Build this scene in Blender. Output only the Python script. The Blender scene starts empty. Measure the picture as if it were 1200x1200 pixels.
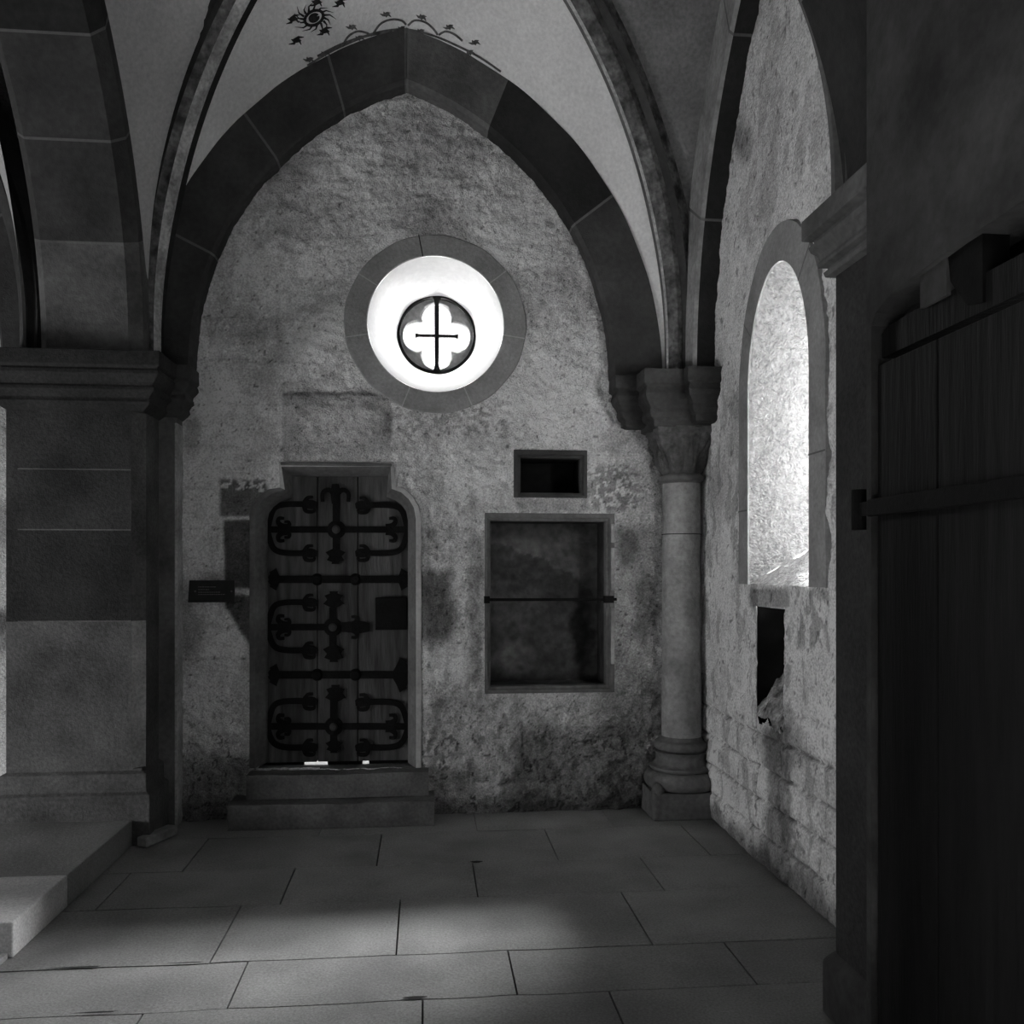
import bpy, bmesh, math
import numpy as np
from mathutils import Vector, Matrix
from mathutils.bvhtree import BVHTree

SC = bpy.context.scene
COL = SC.collection
# ------------------------------------------------------------------ camera
F, CX, CY, EYE = 1050.0, 600.0, 668.0, 1.5
TH = math.atan(102 / F)
cam_d = bpy.data.cameras.new('camera'); cam = bpy.data.objects.new('camera', cam_d); COL.objects.link(cam)
cam.location = (0, 0, EYE); cam.rotation_euler = (math.pi / 2, 0, -TH)
cam_d.sensor_width = 36; cam_d.lens = 36 * F / 1200
cam_d.shift_x = 0; cam_d.shift_y = (CY - 600) / 1200
cam_d.clip_start = 0.05
SC.camera = cam
# ------------------------------------------------------------------ world, light, exposure
W = bpy.data.worlds.new('sky'); SC.world = W; W.use_nodes = True
_wn = W.node_tree.nodes; _wl = W.node_tree.links; _bg = _wn['Background']
_bg.inputs[0].default_value = (1, 1, 1, 1)
_g = _wn.new('ShaderNodeTexCoord'); _sp = _wn.new('ShaderNodeSeparateXYZ'); _mr = _wn.new('ShaderNodeMapRange')
_wl.new(_g.outputs['Generated'], _sp.inputs[0]); _wl.new(_sp.outputs['Y'], _mr.inputs['Value'])   # overcast sky, brighter on the far side of the church
_mr.inputs['From Min'].default_value = -0.3; _mr.inputs['From Max'].default_value = 0.7
_mr.inputs['To Min'].default_value = 0.05; _mr.inputs['To Max'].default_value = 2.2
_wl.new(_mr.outputs['Result'], _bg.inputs['Strength'])
SC.view_settings.view_transform = 'Standard'; SC.view_settings.look = 'None'
SC.view_settings.exposure = 0.0; SC.view_settings.gamma = 1
SC.cycles.max_bounces = 8; SC.cycles.diffuse_bounces = 5


def area(name, loc, look, sx, sy, power, spread=180):
    d = bpy.data.lights.new(name, 'AREA'); d.shape = 'RECTANGLE'; d.size = sx; d.size_y = sy
    d.energy = power; d.spread = math.radians(spread)
    o = bpy.data.objects.new(name, d); COL.objects.link(o); o.location = loc
    o.rotation_euler = (Vector(look) - Vector(loc)).to_track_quat('-Z', 'Y').to_euler()
    return o


sun_d = bpy.data.lights.new('bounce_sun', 'SUN'); sun_d.energy = 38.0; sun_d.angle = math.radians(2.0)  # added sun; its out-of-view floor patch bounces fill onto vault and walls
bounce_sun = bpy.data.objects.new('bounce_sun', sun_d); COL.objects.link(bounce_sun)
bounce_sun.rotation_euler = Vector((0.10, 1.0, -0.80)).to_track_quat('-Z', 'Y').to_euler()
area('oculus_daylight', (0.067, 6.35, 3.25), (0.067, 5.5, 3.0), 0.9, 0.9, 150)
area('lancet_sky', (5.3, 5.75, 4.40), (0.0, 5.75, 4.40), 2.9, 3.9, 12000)
area('aisle_window_daylight', (-5.1, 3.3, 0.55), (0.0, 4.0, 1.2), 1.4, 0.8, 98)
area('front_fill', (0.2, -1.15, 0.7), (-0.1, 5.0, 2.9), 2.0, 1.0, 3)  # weak added fill lamp at the unseen front opening


# ------------------------------------------------------------------ maths
def ray(px, py):
    u = (px - CX) / F; v = (CY - py) / F
    return (math.sin(TH) + u * math.cos(TH), math.cos(TH) - u * math.sin(TH), v)


def onY(px, py, Y):
    r = ray(px, py); t = Y / r[1]
    return (r[0] * t, Y, EYE + r[2] * t)


def onX(px, py, X):
    r = ray(px, py); t = X / r[0]
    return (X, r[1] * t, EYE + r[2] * t)


def projA(X, Y, Z):
    s, c = math.sin(TH), math.cos(TH)
    d = X * s + Y * c; r = X * c - Y * s
    return CX + F * r / d, CY - F * (Z - EYE) / d


def h2(ix, iy, seed):
    n = (ix.astype(np.int64) * 374761393 + iy.astype(np.int64) * 668265263 + seed * 1442695041) & 0xffffffff
    n = ((n ^ (n >> 13)) * 1274126177) & 0xffffffff
    n = (n ^ (n >> 16)) & 0xffffff
    return n / float(0xffffff)


def vnoise(x, y, seed=0):
    ix = np.floor(x); iy = np.floor(y); fx = x - ix; fy = y - iy
    fx = fx * fx * (3 - 2 * fx); fy = fy * fy * (3 - 2 * fy)
    a = h2(ix, iy, seed); b = h2(ix + 1, iy, seed); c = h2(ix, iy + 1, seed); d = h2(ix + 1, iy + 1, seed)
    return (a + (b - a) * fx) * (1 - fy) + (c + (d - c) * fx) * fy


def fbm(x, y, seed=0, oct=4, lac=2.05, gain=0.5):
    s = 0; a = 1; t = 0
    for k in range(oct):
        s = s + a * vnoise(x, y, seed + k * 17); t += a; x = x * lac + 3.1; y = y * lac + 1.7; a *= gain
    return s / t


def sstep(a, b, x):
    t = np.clip((x - a) / (b - a), 0, 1); return t * t * (3 - 2 * t)


def boxm(px, py, x0, x1, y0, y1, s):
    return sstep(x0 - s, x0 + s, px) * (1 - sstep(x1 - s, x1 + s, px)) * sstep(y0 - s, y0 + s, py) * (1 - sstep(y1 - s, y1 + s, py))


def ell(px, py, cx, cy, rx, ry, s=0.4):
    d = np.sqrt(((px - cx) / rx) ** 2 + ((py - cy) / ry) ** 2)
    return 1 - sstep(1 - s, 1 + s, d)


# ------------------------------------------------------------------ materials
def mat(name, base, var=0.3, scale=5, fine=45, finev=0.15, bump=0.25, bscale=35, rough=0.9, attr=False, metal=0.0, stretch=None, ramp=None):
    m = bpy.data.materials.new(name); m.use_nodes = True
    nt = m.node_tree; N = nt.nodes; L = nt.links; bs = N['Principled BSDF']
    tc = N.new('ShaderNodeTexCoord'); vec = tc.outputs['Object']
    if stretch:
        mp = N.new('ShaderNodeMapping'); mp.inputs['Scale'].default_value = stretch
        L.new(vec, mp.inputs['Vector']); vec = mp.outputs['Vector']

    def noise(s, det=4):
        n = N.new('ShaderNodeTexNoise'); n.inputs['Scale'].default_value = s; n.inputs['Detail'].default_value = det
        L.new(vec, n.inputs['Vector']); return n.outputs['Fac']

    def rng(sock, lo, hi, a=0.3, b=0.7):
        r = N.new('ShaderNodeMapRange'); r.inputs['From Min'].default_value = a; r.inputs['From Max'].default_value = b
        r.inputs['To Min'].default_value = lo; r.inputs['To Max'].default_value = hi
        L.new(sock, r.inputs['Value']); return r.outputs['Result']

    def mul(a, b):
        q = N.new('ShaderNodeMath'); q.operation = 'MULTIPLY'
        for i, s in enumerate((a, b)):
            if isinstance(s, (int, float)): q.inputs[i].default_value = s
            else: L.new(s, q.inputs[i])
        return q.outputs[0]
    v = mul(rng(noise(scale, 5), 1 - var, 1 + var), base)
    v = mul(v, rng(noise(fine, 6), 1 - finev, 1 + finev))
    if attr:
        a = N.new('ShaderNodeAttribute'); a.attribute_name = 'tone'; v = mul(v, a.outputs['Fac'])
    cl = N.new('ShaderNodeClamp'); cl.inputs['Min'].default_value = 0.004; cl.inputs['Max'].default_value = 0.85
    L.new(v, cl.inputs['Value'])
    L.new(cl.outputs[0], bs.inputs['Base Color'])
    bs.inputs['Roughness'].default_value = rough; bs.inputs['Metallic'].default_value = metal
    bs.inputs['Specular IOR Level'].default_value = 0.12
    if bump:
        n1 = noise(bscale, 6); n2 = noise(bscale * 4, 3)
        ad = N.new('ShaderNodeMath'); ad.operation = 'MULTIPLY_ADD'; ad.inputs[1].default_value = 0.35
        L.new(n2, ad.inputs[0]); L.new(n1, ad.inputs[2])
        b = N.new('ShaderNodeBump'); b.inputs['Strength'].default_value = bump; b.inputs['Distance'].default_value = 0.02
        L.new(ad.outputs[0], b.inputs['Height']); L.new(b.outputs[0], bs.inputs['Normal'])
    return m


M = {}
M['wall'] = mat('rough lime plaster', 0.62, 0.18, 3, 90, 0.32, 0.9, 30, attr=True)
M['wallR'] = mat('rough lime plaster side', 0.66, 0.16, 3, 90, 0.34, 0.85, 30, attr=True)
M['plain'] = mat('plain plaster', 0.42, 0.2, 2, 40, 0.12, 0.3, 25)
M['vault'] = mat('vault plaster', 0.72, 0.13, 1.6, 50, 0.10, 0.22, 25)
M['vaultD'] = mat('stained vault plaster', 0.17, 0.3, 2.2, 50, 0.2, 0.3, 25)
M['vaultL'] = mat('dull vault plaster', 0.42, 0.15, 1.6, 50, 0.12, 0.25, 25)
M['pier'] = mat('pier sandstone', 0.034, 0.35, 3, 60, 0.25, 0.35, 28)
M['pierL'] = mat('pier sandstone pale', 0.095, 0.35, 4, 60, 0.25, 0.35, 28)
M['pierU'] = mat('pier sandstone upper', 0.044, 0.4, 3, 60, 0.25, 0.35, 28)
M['pierE'] = mat('pier lit edge', 0.38, 0.35, 4, 60, 0.25, 0.35, 28)  # pale colour puts light on the pier chamfer and pilaster edge
M['floor'] = mat('stone floor slabs', 0.23, 0.20, 2.5, 110, 0.22, 0.22, 60, rough=0.75, attr=True)
M['gap'] = mat('joint dirt', 0.03, 0.2, 5, 40, 0.1, 0)
M['ringjoint'] = mat('pale ring joint', 0.42, 0.1, 5, 60, 0.1, 0.1)
M['dark'] = mat('dark red sandstone', 0.055, 0.35, 3, 30, 0.15, 0.25, 30)
M['darker'] = mat('darkest red sandstone', 0.03, 0.3, 3, 30, 0.15, 0.2, 30)
M['mid'] = mat('grey brown sandstone', 0.12, 0.35, 3, 35, 0.18, 0.3, 28)
M['light'] = mat('pale worn sandstone', 0.27, 0.35, 4, 35, 0.2, 0.35, 28)
M['ribL'] = mat('worn pale rib paint', 0.40, 0.45, 7, 50, 0.3, 0.3, 28)
M['void'] = mat('unlit cavity shade', 0.008, 0.3, 5, 20, 0.2, 0.2, 15)  # near-black base colour paints in the shade of the cavities
M['rubble'] = mat('loose rubble', 0.22, 0.8, 14, 60, 0.5, 0.6, 30)
M['abac'] = mat('abacus sandstone', 0.042, 0.35, 4, 40, 0.2, 0.3, 28)
M['capM'] = mat('carved capital stone', 0.085, 0.4, 6, 40, 0.3, 0.5, 30)
M['mottle'] = mat('mottled painted stone', 0.11, 0.75, 9, 40, 0.4, 0.35, 28)
M['mortar'] = mat('pale joint mortar', 0.13, 0.2, 6, 40, 0.1, 0.2)
M['ring'] = mat('grey dressed stone', 0.27, 0.22, 5, 60, 0.15, 0.25, 45)
M['splay'] = mat('whitewashed splay', 0.78, 0.06, 4, 30, 0.05, 0.2, 18)
M['jamb'] = mat('pitted white limestone', 0.50, 0.16, 6, 45, 0.35, 1.0, 22)
M['iron'] = mat('black wrought iron', 0.006, 0.3, 12, 60, 0.2, 0.2, 60, rough=0.8)
M['wood'] = mat('old oak door boards', 0.075, 0.5, 5, 30, 0.4, 0.4, 20, stretch=(1, 1, 0.12), rough=0.8)
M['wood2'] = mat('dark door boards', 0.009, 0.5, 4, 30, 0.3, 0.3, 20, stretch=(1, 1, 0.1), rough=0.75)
M['black'] = mat('dark recess lining', 0.035, 0.6, 3, 20, 0.3, 0.4, 15)  # dark base colour of the large niche lining
M['nicheD'] = mat('dark niche plaster', 0.10, 0.4, 3, 20, 0.3, 0.4, 15, attr=True)  # dark plaster on the back of the large niche
M['paint'] = mat('dark ornament paint', 0.025, 0.5, 20, 60, 0.3, 0)
M['paint2'] = mat('faded ornament paint', 0.10, 0.5, 20, 60, 0.3, 0)
M['sign'] = mat('dark sign plate', 0.02, 0.2, 8, 60, 0.1, 0.05, rough=0.4)
M['signtext'] = mat('pale sign lettering', 0.16, 0.1, 8, 60, 0.1, 0)
M['stoneD'] = mat('dark step stone', 0.12, 0.35, 5, 60, 0.2, 0.35, 35)
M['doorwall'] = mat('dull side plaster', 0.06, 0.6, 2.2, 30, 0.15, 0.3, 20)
gm = bpy.data.materials.new('window glass'); gm.use_nodes = True
_n = gm.node_tree.nodes; _l = gm.node_tree.links
_b = _n['Principled BSDF']; _b.inputs['Roughness'].default_value = 0.05
_t = _n.new('ShaderNodeBsdfTransparent'); _x = _n.new('ShaderNodeMixShader'); _x.inputs[0].default_value = 0.08
_l.new(_t.outputs[0], _x.inputs[1]); _l.new(_b.outputs[0], _x.inputs[2]); _l.new(_x.outputs[0], _n['Material Output'].inputs[0])
M['glass'] = gm


# ------------------------------------------------------------------ object helpers
def link(name, me, parent=None, mats=None, smooth=False):
    o = bpy.data.objects.new(name, me); COL.objects.link(o)
    if parent is not None: o.parent = parent
    for m in (mats or []):
        me.materials.append(M[m] if isinstance(m, str) else m)
    if smooth:
        me.polygons.foreach_set('use_smooth', [True] * len(me.polygons))
        try: me.set_sharp_from_angle(angle=math.radians(smooth if smooth > 1 else 40))
        except Exception: pass
    return o


def empty(name, loc, label=None, cat=None, group=None, kind=None):
    o = bpy.data.objects.new(name, None); COL.objects.link(o); o.location = loc; o.empty_display_size = 0.1
    tag(o, label, cat, group, kind); return o


def tag(o, label=None, cat=None, group=None, kind=None):
    if label: o['label'] = label
    if cat: o['category'] = cat
    if group: o['group'] = group
    if kind: o['kind'] = kind
    return o


def bm_obj(name, bm, mats, parent=None, smooth=False, bevel=0, world=True):
    bmesh.ops.recalc_face_normals(bm, faces=bm.faces[:])
    me = bpy.data.meshes.new(name); bm.to_mesh(me); bm.free()
    o = link(name, me, parent, mats if isinstance(mats, (list, tuple)) else [mats], smooth)
    if parent is not None and world:       # geometry is written in world metres
        o.matrix_parent_inverse = Matrix.Translation(ploc(parent)).inverted()
    if bevel:
        b = o.modifiers.new('bevel', 'BEVEL'); b.width = bevel; b.segments = 2; b.limit_method = 'ANGLE'
    return o


def ploc(p):
    v = Vector((0, 0, 0))
    if p is not None and p.type == 'EMPTY': v += p.location   # mesh parents are themselves written in world metres
    return v


def add_box(bm, x0, x1, y0, y1, z0, z1, mi=0):
    vs = [bm.verts.new(c) for c in ((x0, y0, z0), (x1, y0, z0), (x1, y1, z0), (x0, y1, z0), (x0, y0, z1), (x1, y0, z1), (x1, y1, z1), (x0, y1, z1))]
    for q in ((0, 3, 2, 1), (4, 5, 6, 7), (0, 1, 5, 4), (1, 2, 6, 5), (2, 3, 7, 6), (3, 0, 4, 7)):
        f = bm.faces.new([vs[i] for i in q]); f.material_index = mi
    return vs


def box(name, x0, x1, y0, y1, z0, z1, m, parent=None, bevel=0.0):
    bm = bmesh.new(); add_box(bm, x0, x1, y0, y1, z0, z1)
    return bm_obj(name, bm, m, parent, bevel=bevel)


def grid_mesh(bm, P, mi=0, close_u=False):
    """P[i][j] -> points"""
    V = [[bm.verts.new(p) for p in row] for row in P]
    n = len(V)
    for i in range(n if close_u else n - 1):
        r0 = V[i]; r1 = V[(i + 1) % n]
        for j in range(len(r0) - 1):
            try:
                f = bm.faces.new((r0[j], r1[j], r1[j + 1], r0[j + 1]))
                f.material_index = mi(i, j) if callable(mi) else mi
            except ValueError: pass
    return V


def panel(name, plane, d, u0, u1, v0, v1, step, hfn, tfn, hole, m, parent=None, sign=-1):
    """dense wall skin. plane 'Y': x=u z=v at Y=d, 'X': y=u, 'Z'. sign: side towards the room"""
    nu = int((u1 - u0) / step) + 1; nv = int((v1 - v0) / step) + 1
    U, V = np.meshgrid(np.linspace(u0, u1, nu), np.linspace(v0, v1, nv), indexing='ij')
    H = hfn(U, V) * sign
    if plane == 'Y': P = np.stack([U, d + H, V], -1); px, py = projA(U, d, V)
    else: P = np.stack([d + H, U, V], -1); px, py = projA(d, U, V)
    T = tfn(U, V, px, py)
    idx = np.arange(nu * nv).reshape(nu, nv)
    q = np.stack([idx[:-1, :-1], idx[1:, :-1], idx[1:, 1:], idx[:-1, 1:]], -1).reshape(-1, 4)
    uc = ((U[:-1, :-1] + U[1:, 1:]) / 2).ravel(); vc = ((V[:-1, :-1] + V[1:, 1:]) / 2).ravel()
    if hole is not None: q = q[~hole(uc, vc)]
    if plane == 'X': q = q[:, ::-1]
    me = bpy.data.meshes.new(name)
    me.vertices.add(nu * nv); me.vertices.foreach_set('co', P.reshape(-1))
    me.loops.add(len(q) * 4); me.loops.foreach_set('vertex_index', q.reshape(-1).astype(np.int32))
    me.polygons.add(len(q)); me.polygons.foreach_set('loop_start', np.arange(0, len(q) * 4, 4, dtype=np.int32))
    me.update(calc_edges=True)
    at = me.attributes.new('tone', 'FLOAT', 'POINT'); at.data.foreach_set('value', T.reshape(-1).astype(np.float32))
    me.polygons.foreach_set('use_smooth', np.ones(len(q), dtype=bool))
    return link(name, me, parent, [m])


# ------------------------------------------------------------------ heights
YD = 5.645         # iron-bound door
ZS = 2.68          # springing line of the arches
YW = 5.52          # back wall
XR = 1.705         # window wall
YF = 5.40          # face of the wall arch on the back wall
MID = -0.11; HALF = 1.25; RISE = 1.74
PX0, PX1 = -2.26, -1.545
MIR = -3.79        # x -> MIR - x mirrors the bay into the aisle


def P2(px, py, Y=YW):
    p = onY(px, py, Y); return (p[0], p[2])


# ------------------------------------------------------------------ BACK WALL
OC = (0.067, 3.010); OG = (0.078, 3.062); R_OUT = 0.553; R_IN = 0.417; YG = 6.0; R_G = 0.243


def rect_hole(px0, px1, py0, py1, g=0.012):
    a = P2(px0, py1); b = P2(px1, py0)
    return (a[0] - g, b[0] + g, a[1] - g, b[1] + g)


H_DOOR = rect_hole(304, 484, 560, 905, 0); H_DOOR2 = rect_hole(334, 457, 548, 620, 0)
H_NICHE = rect_hole(574, 712, 609, 806, 0.018); H_AUM = rect_hole(609, 682, 536, 578, 0.018)


AOUT = [(299, 900), (299, 603), (302, 594), (308, 586), (318, 579), (334, 574), (330, 547), (458, 547), (459, 573), (470, 577), (479, 585), (485, 595), (487.5, 608), (487.5, 900)]
APOLY = [P2(*a) for a in AOUT]


def in_poly(u, v, poly):
    r = np.zeros(u.shape, dtype=bool); n = len(poly)
    for i in range(n):
        (x0, y0), (x1, y1) = poly[i], poly[(i + 1) % n]
        if y0 == y1: continue
        c = ((y0 > v) != (y1 > v)) & (u < (x1 - x0) * (v - y0) / (y1 - y0) + x0); r ^= c
    return r


def poly_dist(u, v, poly):
    d = np.full(u.shape, 9.0)
    for i in range(len(poly) - 1):
        (x0, y0), (x1, y1) = poly[i], poly[i + 1]; dx, dy = x1 - x0, y1 - y0
        t = np.clip(((u - x0) * dx + (v - y0) * dy) / (dx * dx + dy * dy), 0, 1)
        d = np.minimum(d, np.hypot(u - x0 - t * dx, v - y0 - t * dy))
    return d


def back_hole(u, v):
    r = ((u - OC[0]) ** 2 + (v - OC[1]) ** 2) < (R_IN + 0.05) ** 2
    for a in (H_NICHE, H_AUM):
        r |= (u > a[0]) & (u < a[1]) & (v > a[2]) & (v < a[3])
    r |= in_poly(u, v, APOLY) | (poly_dist(u, v, APOLY) < 0.012)
    return r


def back_h(u, v):
    h = (fbm(u * 9, v * 11, 3, 5, 2.1, 0.58) - 0.5) * 0.050
    h += np.abs(fbm(u * 15 + 3, v * 19, 83, 4) - .5) * 0.040 - .005
    h += (sstep(.48, .54, fbm(u * 5, v * 6, 141, 4)) - .5) * 0.007
    h += (fbm(u * 38 + 2 * fbm(u * 6, v * 6, 9), v * 60, 21, 3) - 0.5) * 0.012
    rough = 1 - sstep(0.45, 0.75, v)
    h += rough * (fbm(u * 14, v * 16, 33, 4, 2.2, 0.6) - 0.45) * 0.045
    px, py = projA(u, YW, v)
    # stones that stand out a little
    h += 0.010 * boxm(px, py, 331, 458, 461, 545, 1.5)
    h -= 0.012 * boxm(px, py, 258, 330, 0, 440, 3) * (vnoise(np.floor(v * 4.1), u * 0, 5) - .5)
    damp = np.clip((np.sqrt((u - OC[0]) ** 2 + (v - OC[1]) ** 2) - R_OUT - 0.0) / 0.05, 0, 1)
    h = h * damp - 0.004 * (1 - damp)
    dd = sstep(.03, .08, poly_dist(u, v, APOLY))
    h = h * dd - 0.004 * (1 - dd)
    for q in (rect_hole(568, 720, 602, 813), rect_hole(602, 688, 528, 583)):
        dq = np.hypot(np.maximum(np.maximum(q[0] - u, u - q[1]), 0), np.maximum(np.maximum(q[2] - v, v - q[3]), 0))
        ds = sstep(0.0, .04, dq); h = h * ds - 0.004 * (1 - ds)
    return h


def back_t(u, v, px, py):
    t = 1.03 + 1.05 * (fbm(u * 2.2, v * 2.2, 50, 5, 2.0, 0.6) - .5) + .5 * (fbm(u * 14, v * 12, 51, 4, 2.0, 0.6) - .5)
    w = (fbm(px / 14, py / 14, 70, 3) - 0.5) * 14
    X, Y = px + w, py + (fbm(px / 11, py / 11, 90, 3) - 0.5) * 12
    def mulb(t, m, k): return t * (1 - m * (1 - k))
    fl = fbm(px / 5, py / 5, 120, 3)
    crisp = lambda a, b, c, d, s=2.5: boxm(px + w * .2, py + w * .2, a, b, c, d, s)
    # masonry courses showing through plaster
    cour = np.floor((v + 0.05) / 0.255); xo = np.floor((u + cour * 0.37) / 0.46)
    t *= 0.93 + 0.16 * h2(cour, xo, 8)
    jl = np.minimum(np.abs(((v + 0.05) / 0.255) % 1 - 0), 1 - ((v + 0.05) / 0.255) % 1) * 0.255
    t *= 1 - 0.18 * (jl < 0.010) * sstep(.45, .6, fl)
    # dark red quoins left of the door
    t = mulb(t, crisp(258, 313, 562, 606), 0.22 + 0.0)
    t = mulb(t, crisp(262, 300, 609, 690), 0.13)
    q = boxm(px, py, 262, 300, 697, 775, 3) * sstep(0, 8, (px - 262) - (py - 715) * 0.62)
    t = mulb(t, q, 0.15)
    t = np.where((crisp(258, 313, 553, 575) > .5) & (fl > .60), 1.0, t)
    # right of door
    t = mulb(t, boxm(X, Y, 486, 530, 668, 752, 9), 0.33)
    t = mulb(t, boxm(X, Y, 488, 508, 610, 700, 8), 0.65)
    t = mulb(t, ell(X, Y, 512, 715, 24, 45), 0.6)
    t = mulb(t, boxm(X, Y, 548, 566, 630, 800, 7), 0.50)
    # lintel slab and its border
    t = mulb(t, crisp(331, 458, 461, 545), 0.62)
    t = mulb(t, crisp(450, 458, 483, 507), 0.6)
    t = mulb(t, crisp(331, 440, 459, 464, 1.2), 0.5)
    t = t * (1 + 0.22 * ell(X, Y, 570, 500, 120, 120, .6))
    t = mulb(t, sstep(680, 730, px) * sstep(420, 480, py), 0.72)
    # smudges
    t = mulb(t, ell(X, Y, 215, 730, 25, 40), 0.55)
    t = mulb(t, ell(X, Y, 222, 510, 12, 25), 0.6)
    t = mulb(t, boxm(X, Y, 690, 745, 545, 600, 10) * (fl > .45), 0.42)
    t = mulb(t, boxm(X, Y, 700, 770, 615, 860, 16), 0.62)
    t = mulb(t, ell(X, Y, 735, 645, 12, 25), 0.5)
    t = mulb(t, ell(X, Y, 757, 715, 16, 45), 0.55)
    t = mulb(t, boxm(X, Y, 606, 690, 580, 602, 3), 0.6)
    t = mulb(t, boxm(X, Y, 600, 770, 850, 960, 14), 0.42)
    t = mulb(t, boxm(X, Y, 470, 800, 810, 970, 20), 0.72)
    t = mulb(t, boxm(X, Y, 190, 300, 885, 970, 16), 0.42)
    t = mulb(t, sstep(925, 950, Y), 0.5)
    t = mulb(t, ell(X, Y, 690, 310, 40, 50), 0.75)
    t = mulb(t, boxm(X, Y, 240, 335, 370, 400, 7), 0.78)
    t = mulb(t, boxm(X, Y, 250, 300, 340, 372, 7), 0.8)
    t = mulb(t, boxm(X, Y, 460, 600, 470, 510, 8) * (fl > .52), 0.62)
    t = mulb(t, ell(X, Y, 505, 160, 60, 30), 0.88)
    # pits
    t = np.where((fbm(px / 3.1, py / 3.1, 200, 2) > 0.83), t * 0.35, t)
    t *= 0.80 + 0.40 * fbm(px / 2.6, py / 2.6, 410, 2)
    # cracked joints low down
    g = np.abs(fbm(px / 26, py / 30, 300, 3) - 0.5)
    t = mulb(t, (g < 0.012) * sstep(780, 880, py), 0.35)
    return np.clip(t, 0.02, 1.35)


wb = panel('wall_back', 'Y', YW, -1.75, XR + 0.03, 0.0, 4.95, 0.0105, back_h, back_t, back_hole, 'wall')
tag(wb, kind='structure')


def aisle_h(u, v): return (fbm(u * 9, v * 11, 3, 5, 2.1, 0.55) - 0.5) * 0.04


def aisle_t(u, v, px, py):
    t = 0.60 + 0.35 * fbm(u * 3, v * 3, 55, 4)
    t = t * (1 - 0.75 * boxm(px, py, -60, 30, 715, 742, 5)) * (1 - 0.45 * boxm(px, py, -60, 30, 742, 765, 6)) * (1 - .35 * boxm(px, py, -60, 30, 590, 645, 9))
    return t


wa = panel('wall_aisle', 'Y', YW, -5.3, PX0 + 0.1, 0.0, 4.95, 0.03, aisle_h, aisle_t, None, 'wall'); tag(wa, kind='structure')
# masonry behind the skins (gives the walls their thickness, pierced by the openings)
bm = bmesh.new()
for x0, x1, z0, z1 in ((-5.6, H_DOOR[0] - .02, -.3, 5.4), (H_DOOR[0] - .02, H_DOOR[1] + .02, -.3, .28), (H_DOOR[0] - .02, H_DOOR[1] + .02, H_DOOR2[3] + .02, 2.46),
                       (H_DOOR[1] + .02, 2.3, -.3, .7), (H_DOOR[1] + .02, .35, .7, 2.46), (1.17, 2.3, .7, 2.46), (.35, 1.17, 2.30, 2.46),
                       (H_DOOR[0] - .02, OC[0] - .6, 2.46, 5.4), (OC[0] + .6, 2.3, 2.46, 5.4), (OC[0] - .6, OC[0] + .6, 3.66, 5.4)):
    add_box(bm, x0, x1, YW + 0.06, 6.02, z0, z1)
core = bm_obj('wall_back_core', bm, 'plain'); tag(core, kind='structure')

# ------------------------------------------------------------------ WINDOW WALL (right)
XD = 1.283          # plane of the side door wall, nearer the camera
WY0, WY1, WZ0, WZS, WZT = 3.83, 4.58, 1.425, 2.40, 2.985


def lancet(y0, y1, z0, zs, zt, n=14):
    """outline from bottom y1, up, over the apex, down to bottom y0 (list of (y,z))"""
    m = (y0 + y1) / 2; hw = (y1 - y0) / 2; h = zt - zs
    out = [(y1, z0 + (zs - z0) * k / 10) for k in range(10)]
    e = 1.75
    for k in range(2 * n + 1):
        a = math.pi * k / (2 * n)
        c, s = math.cos(a), math.sin(a)
        out.append((m + hw * math.copysign(abs(c) ** (2 / 2.0), c), zs + h * (abs(s) ** (1.0)) * (1 - 0.0)))
    out += [(y0, zs - (zs - z0) * k / 10) for k in range(1, 11)]
    return out


NY0, NY1, NZ0, NZ1 = 4.12, 4.50, 0.78, 1.31


def right_hole(u, v):
    m = (WY0 + WY1) / 2; hw = (WY1 - WY0) / 2 + 0.012
    r = (np.abs(u - m) < hw) & (v > WZ0) & (v < WZS)
    r |= (v >= WZS) & ((((u - m) / hw) ** 2 + ((v - WZS) / (WZT - WZS + .012)) ** 2) < 1)
    w = (fbm(u * 12, v * 12, 5, 3) - .5) * .05 * (1 - sstep(1.0, 1.25, v))
    r |= (u > NY0 + w) & (u < NY1 + w) & (v > NZ0 - .04 + w * 2) & (v < NZ1)
    return r


def right_h(u, v):
    h = (fbm(u * 8, v * 8, 13, 5, 2.1, 0.55) - 0.5) * 0.036 + (fbm(u * 40, v * 40, 25, 3) - 0.5) * 0.008
    low = 1 - sstep(0.70, 0.92, v - (4.3 - u) * 0.05)
    cz = (v + 0.02 * vnoise(u * 3, v * 0, 4)) / 0.168; row = np.floor(cz); cu = (u + row * 0.171) / (0.26 + 0.05 * h2(row, row * 0, 3)); 
    jz = np.minimum(cz % 1, 1 - cz % 1) * 0.168; ju = np.minimum(cu % 1, 1 - cu % 1) * 0.26
    j = np.minimum(jz, ju)
    h -= low * 0.016 * (1 - sstep(0.004, 0.016, j))
    h += low * 0.008 * (h2(row, np.floor(cu), 12) - 0.5)
    return h


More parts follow.
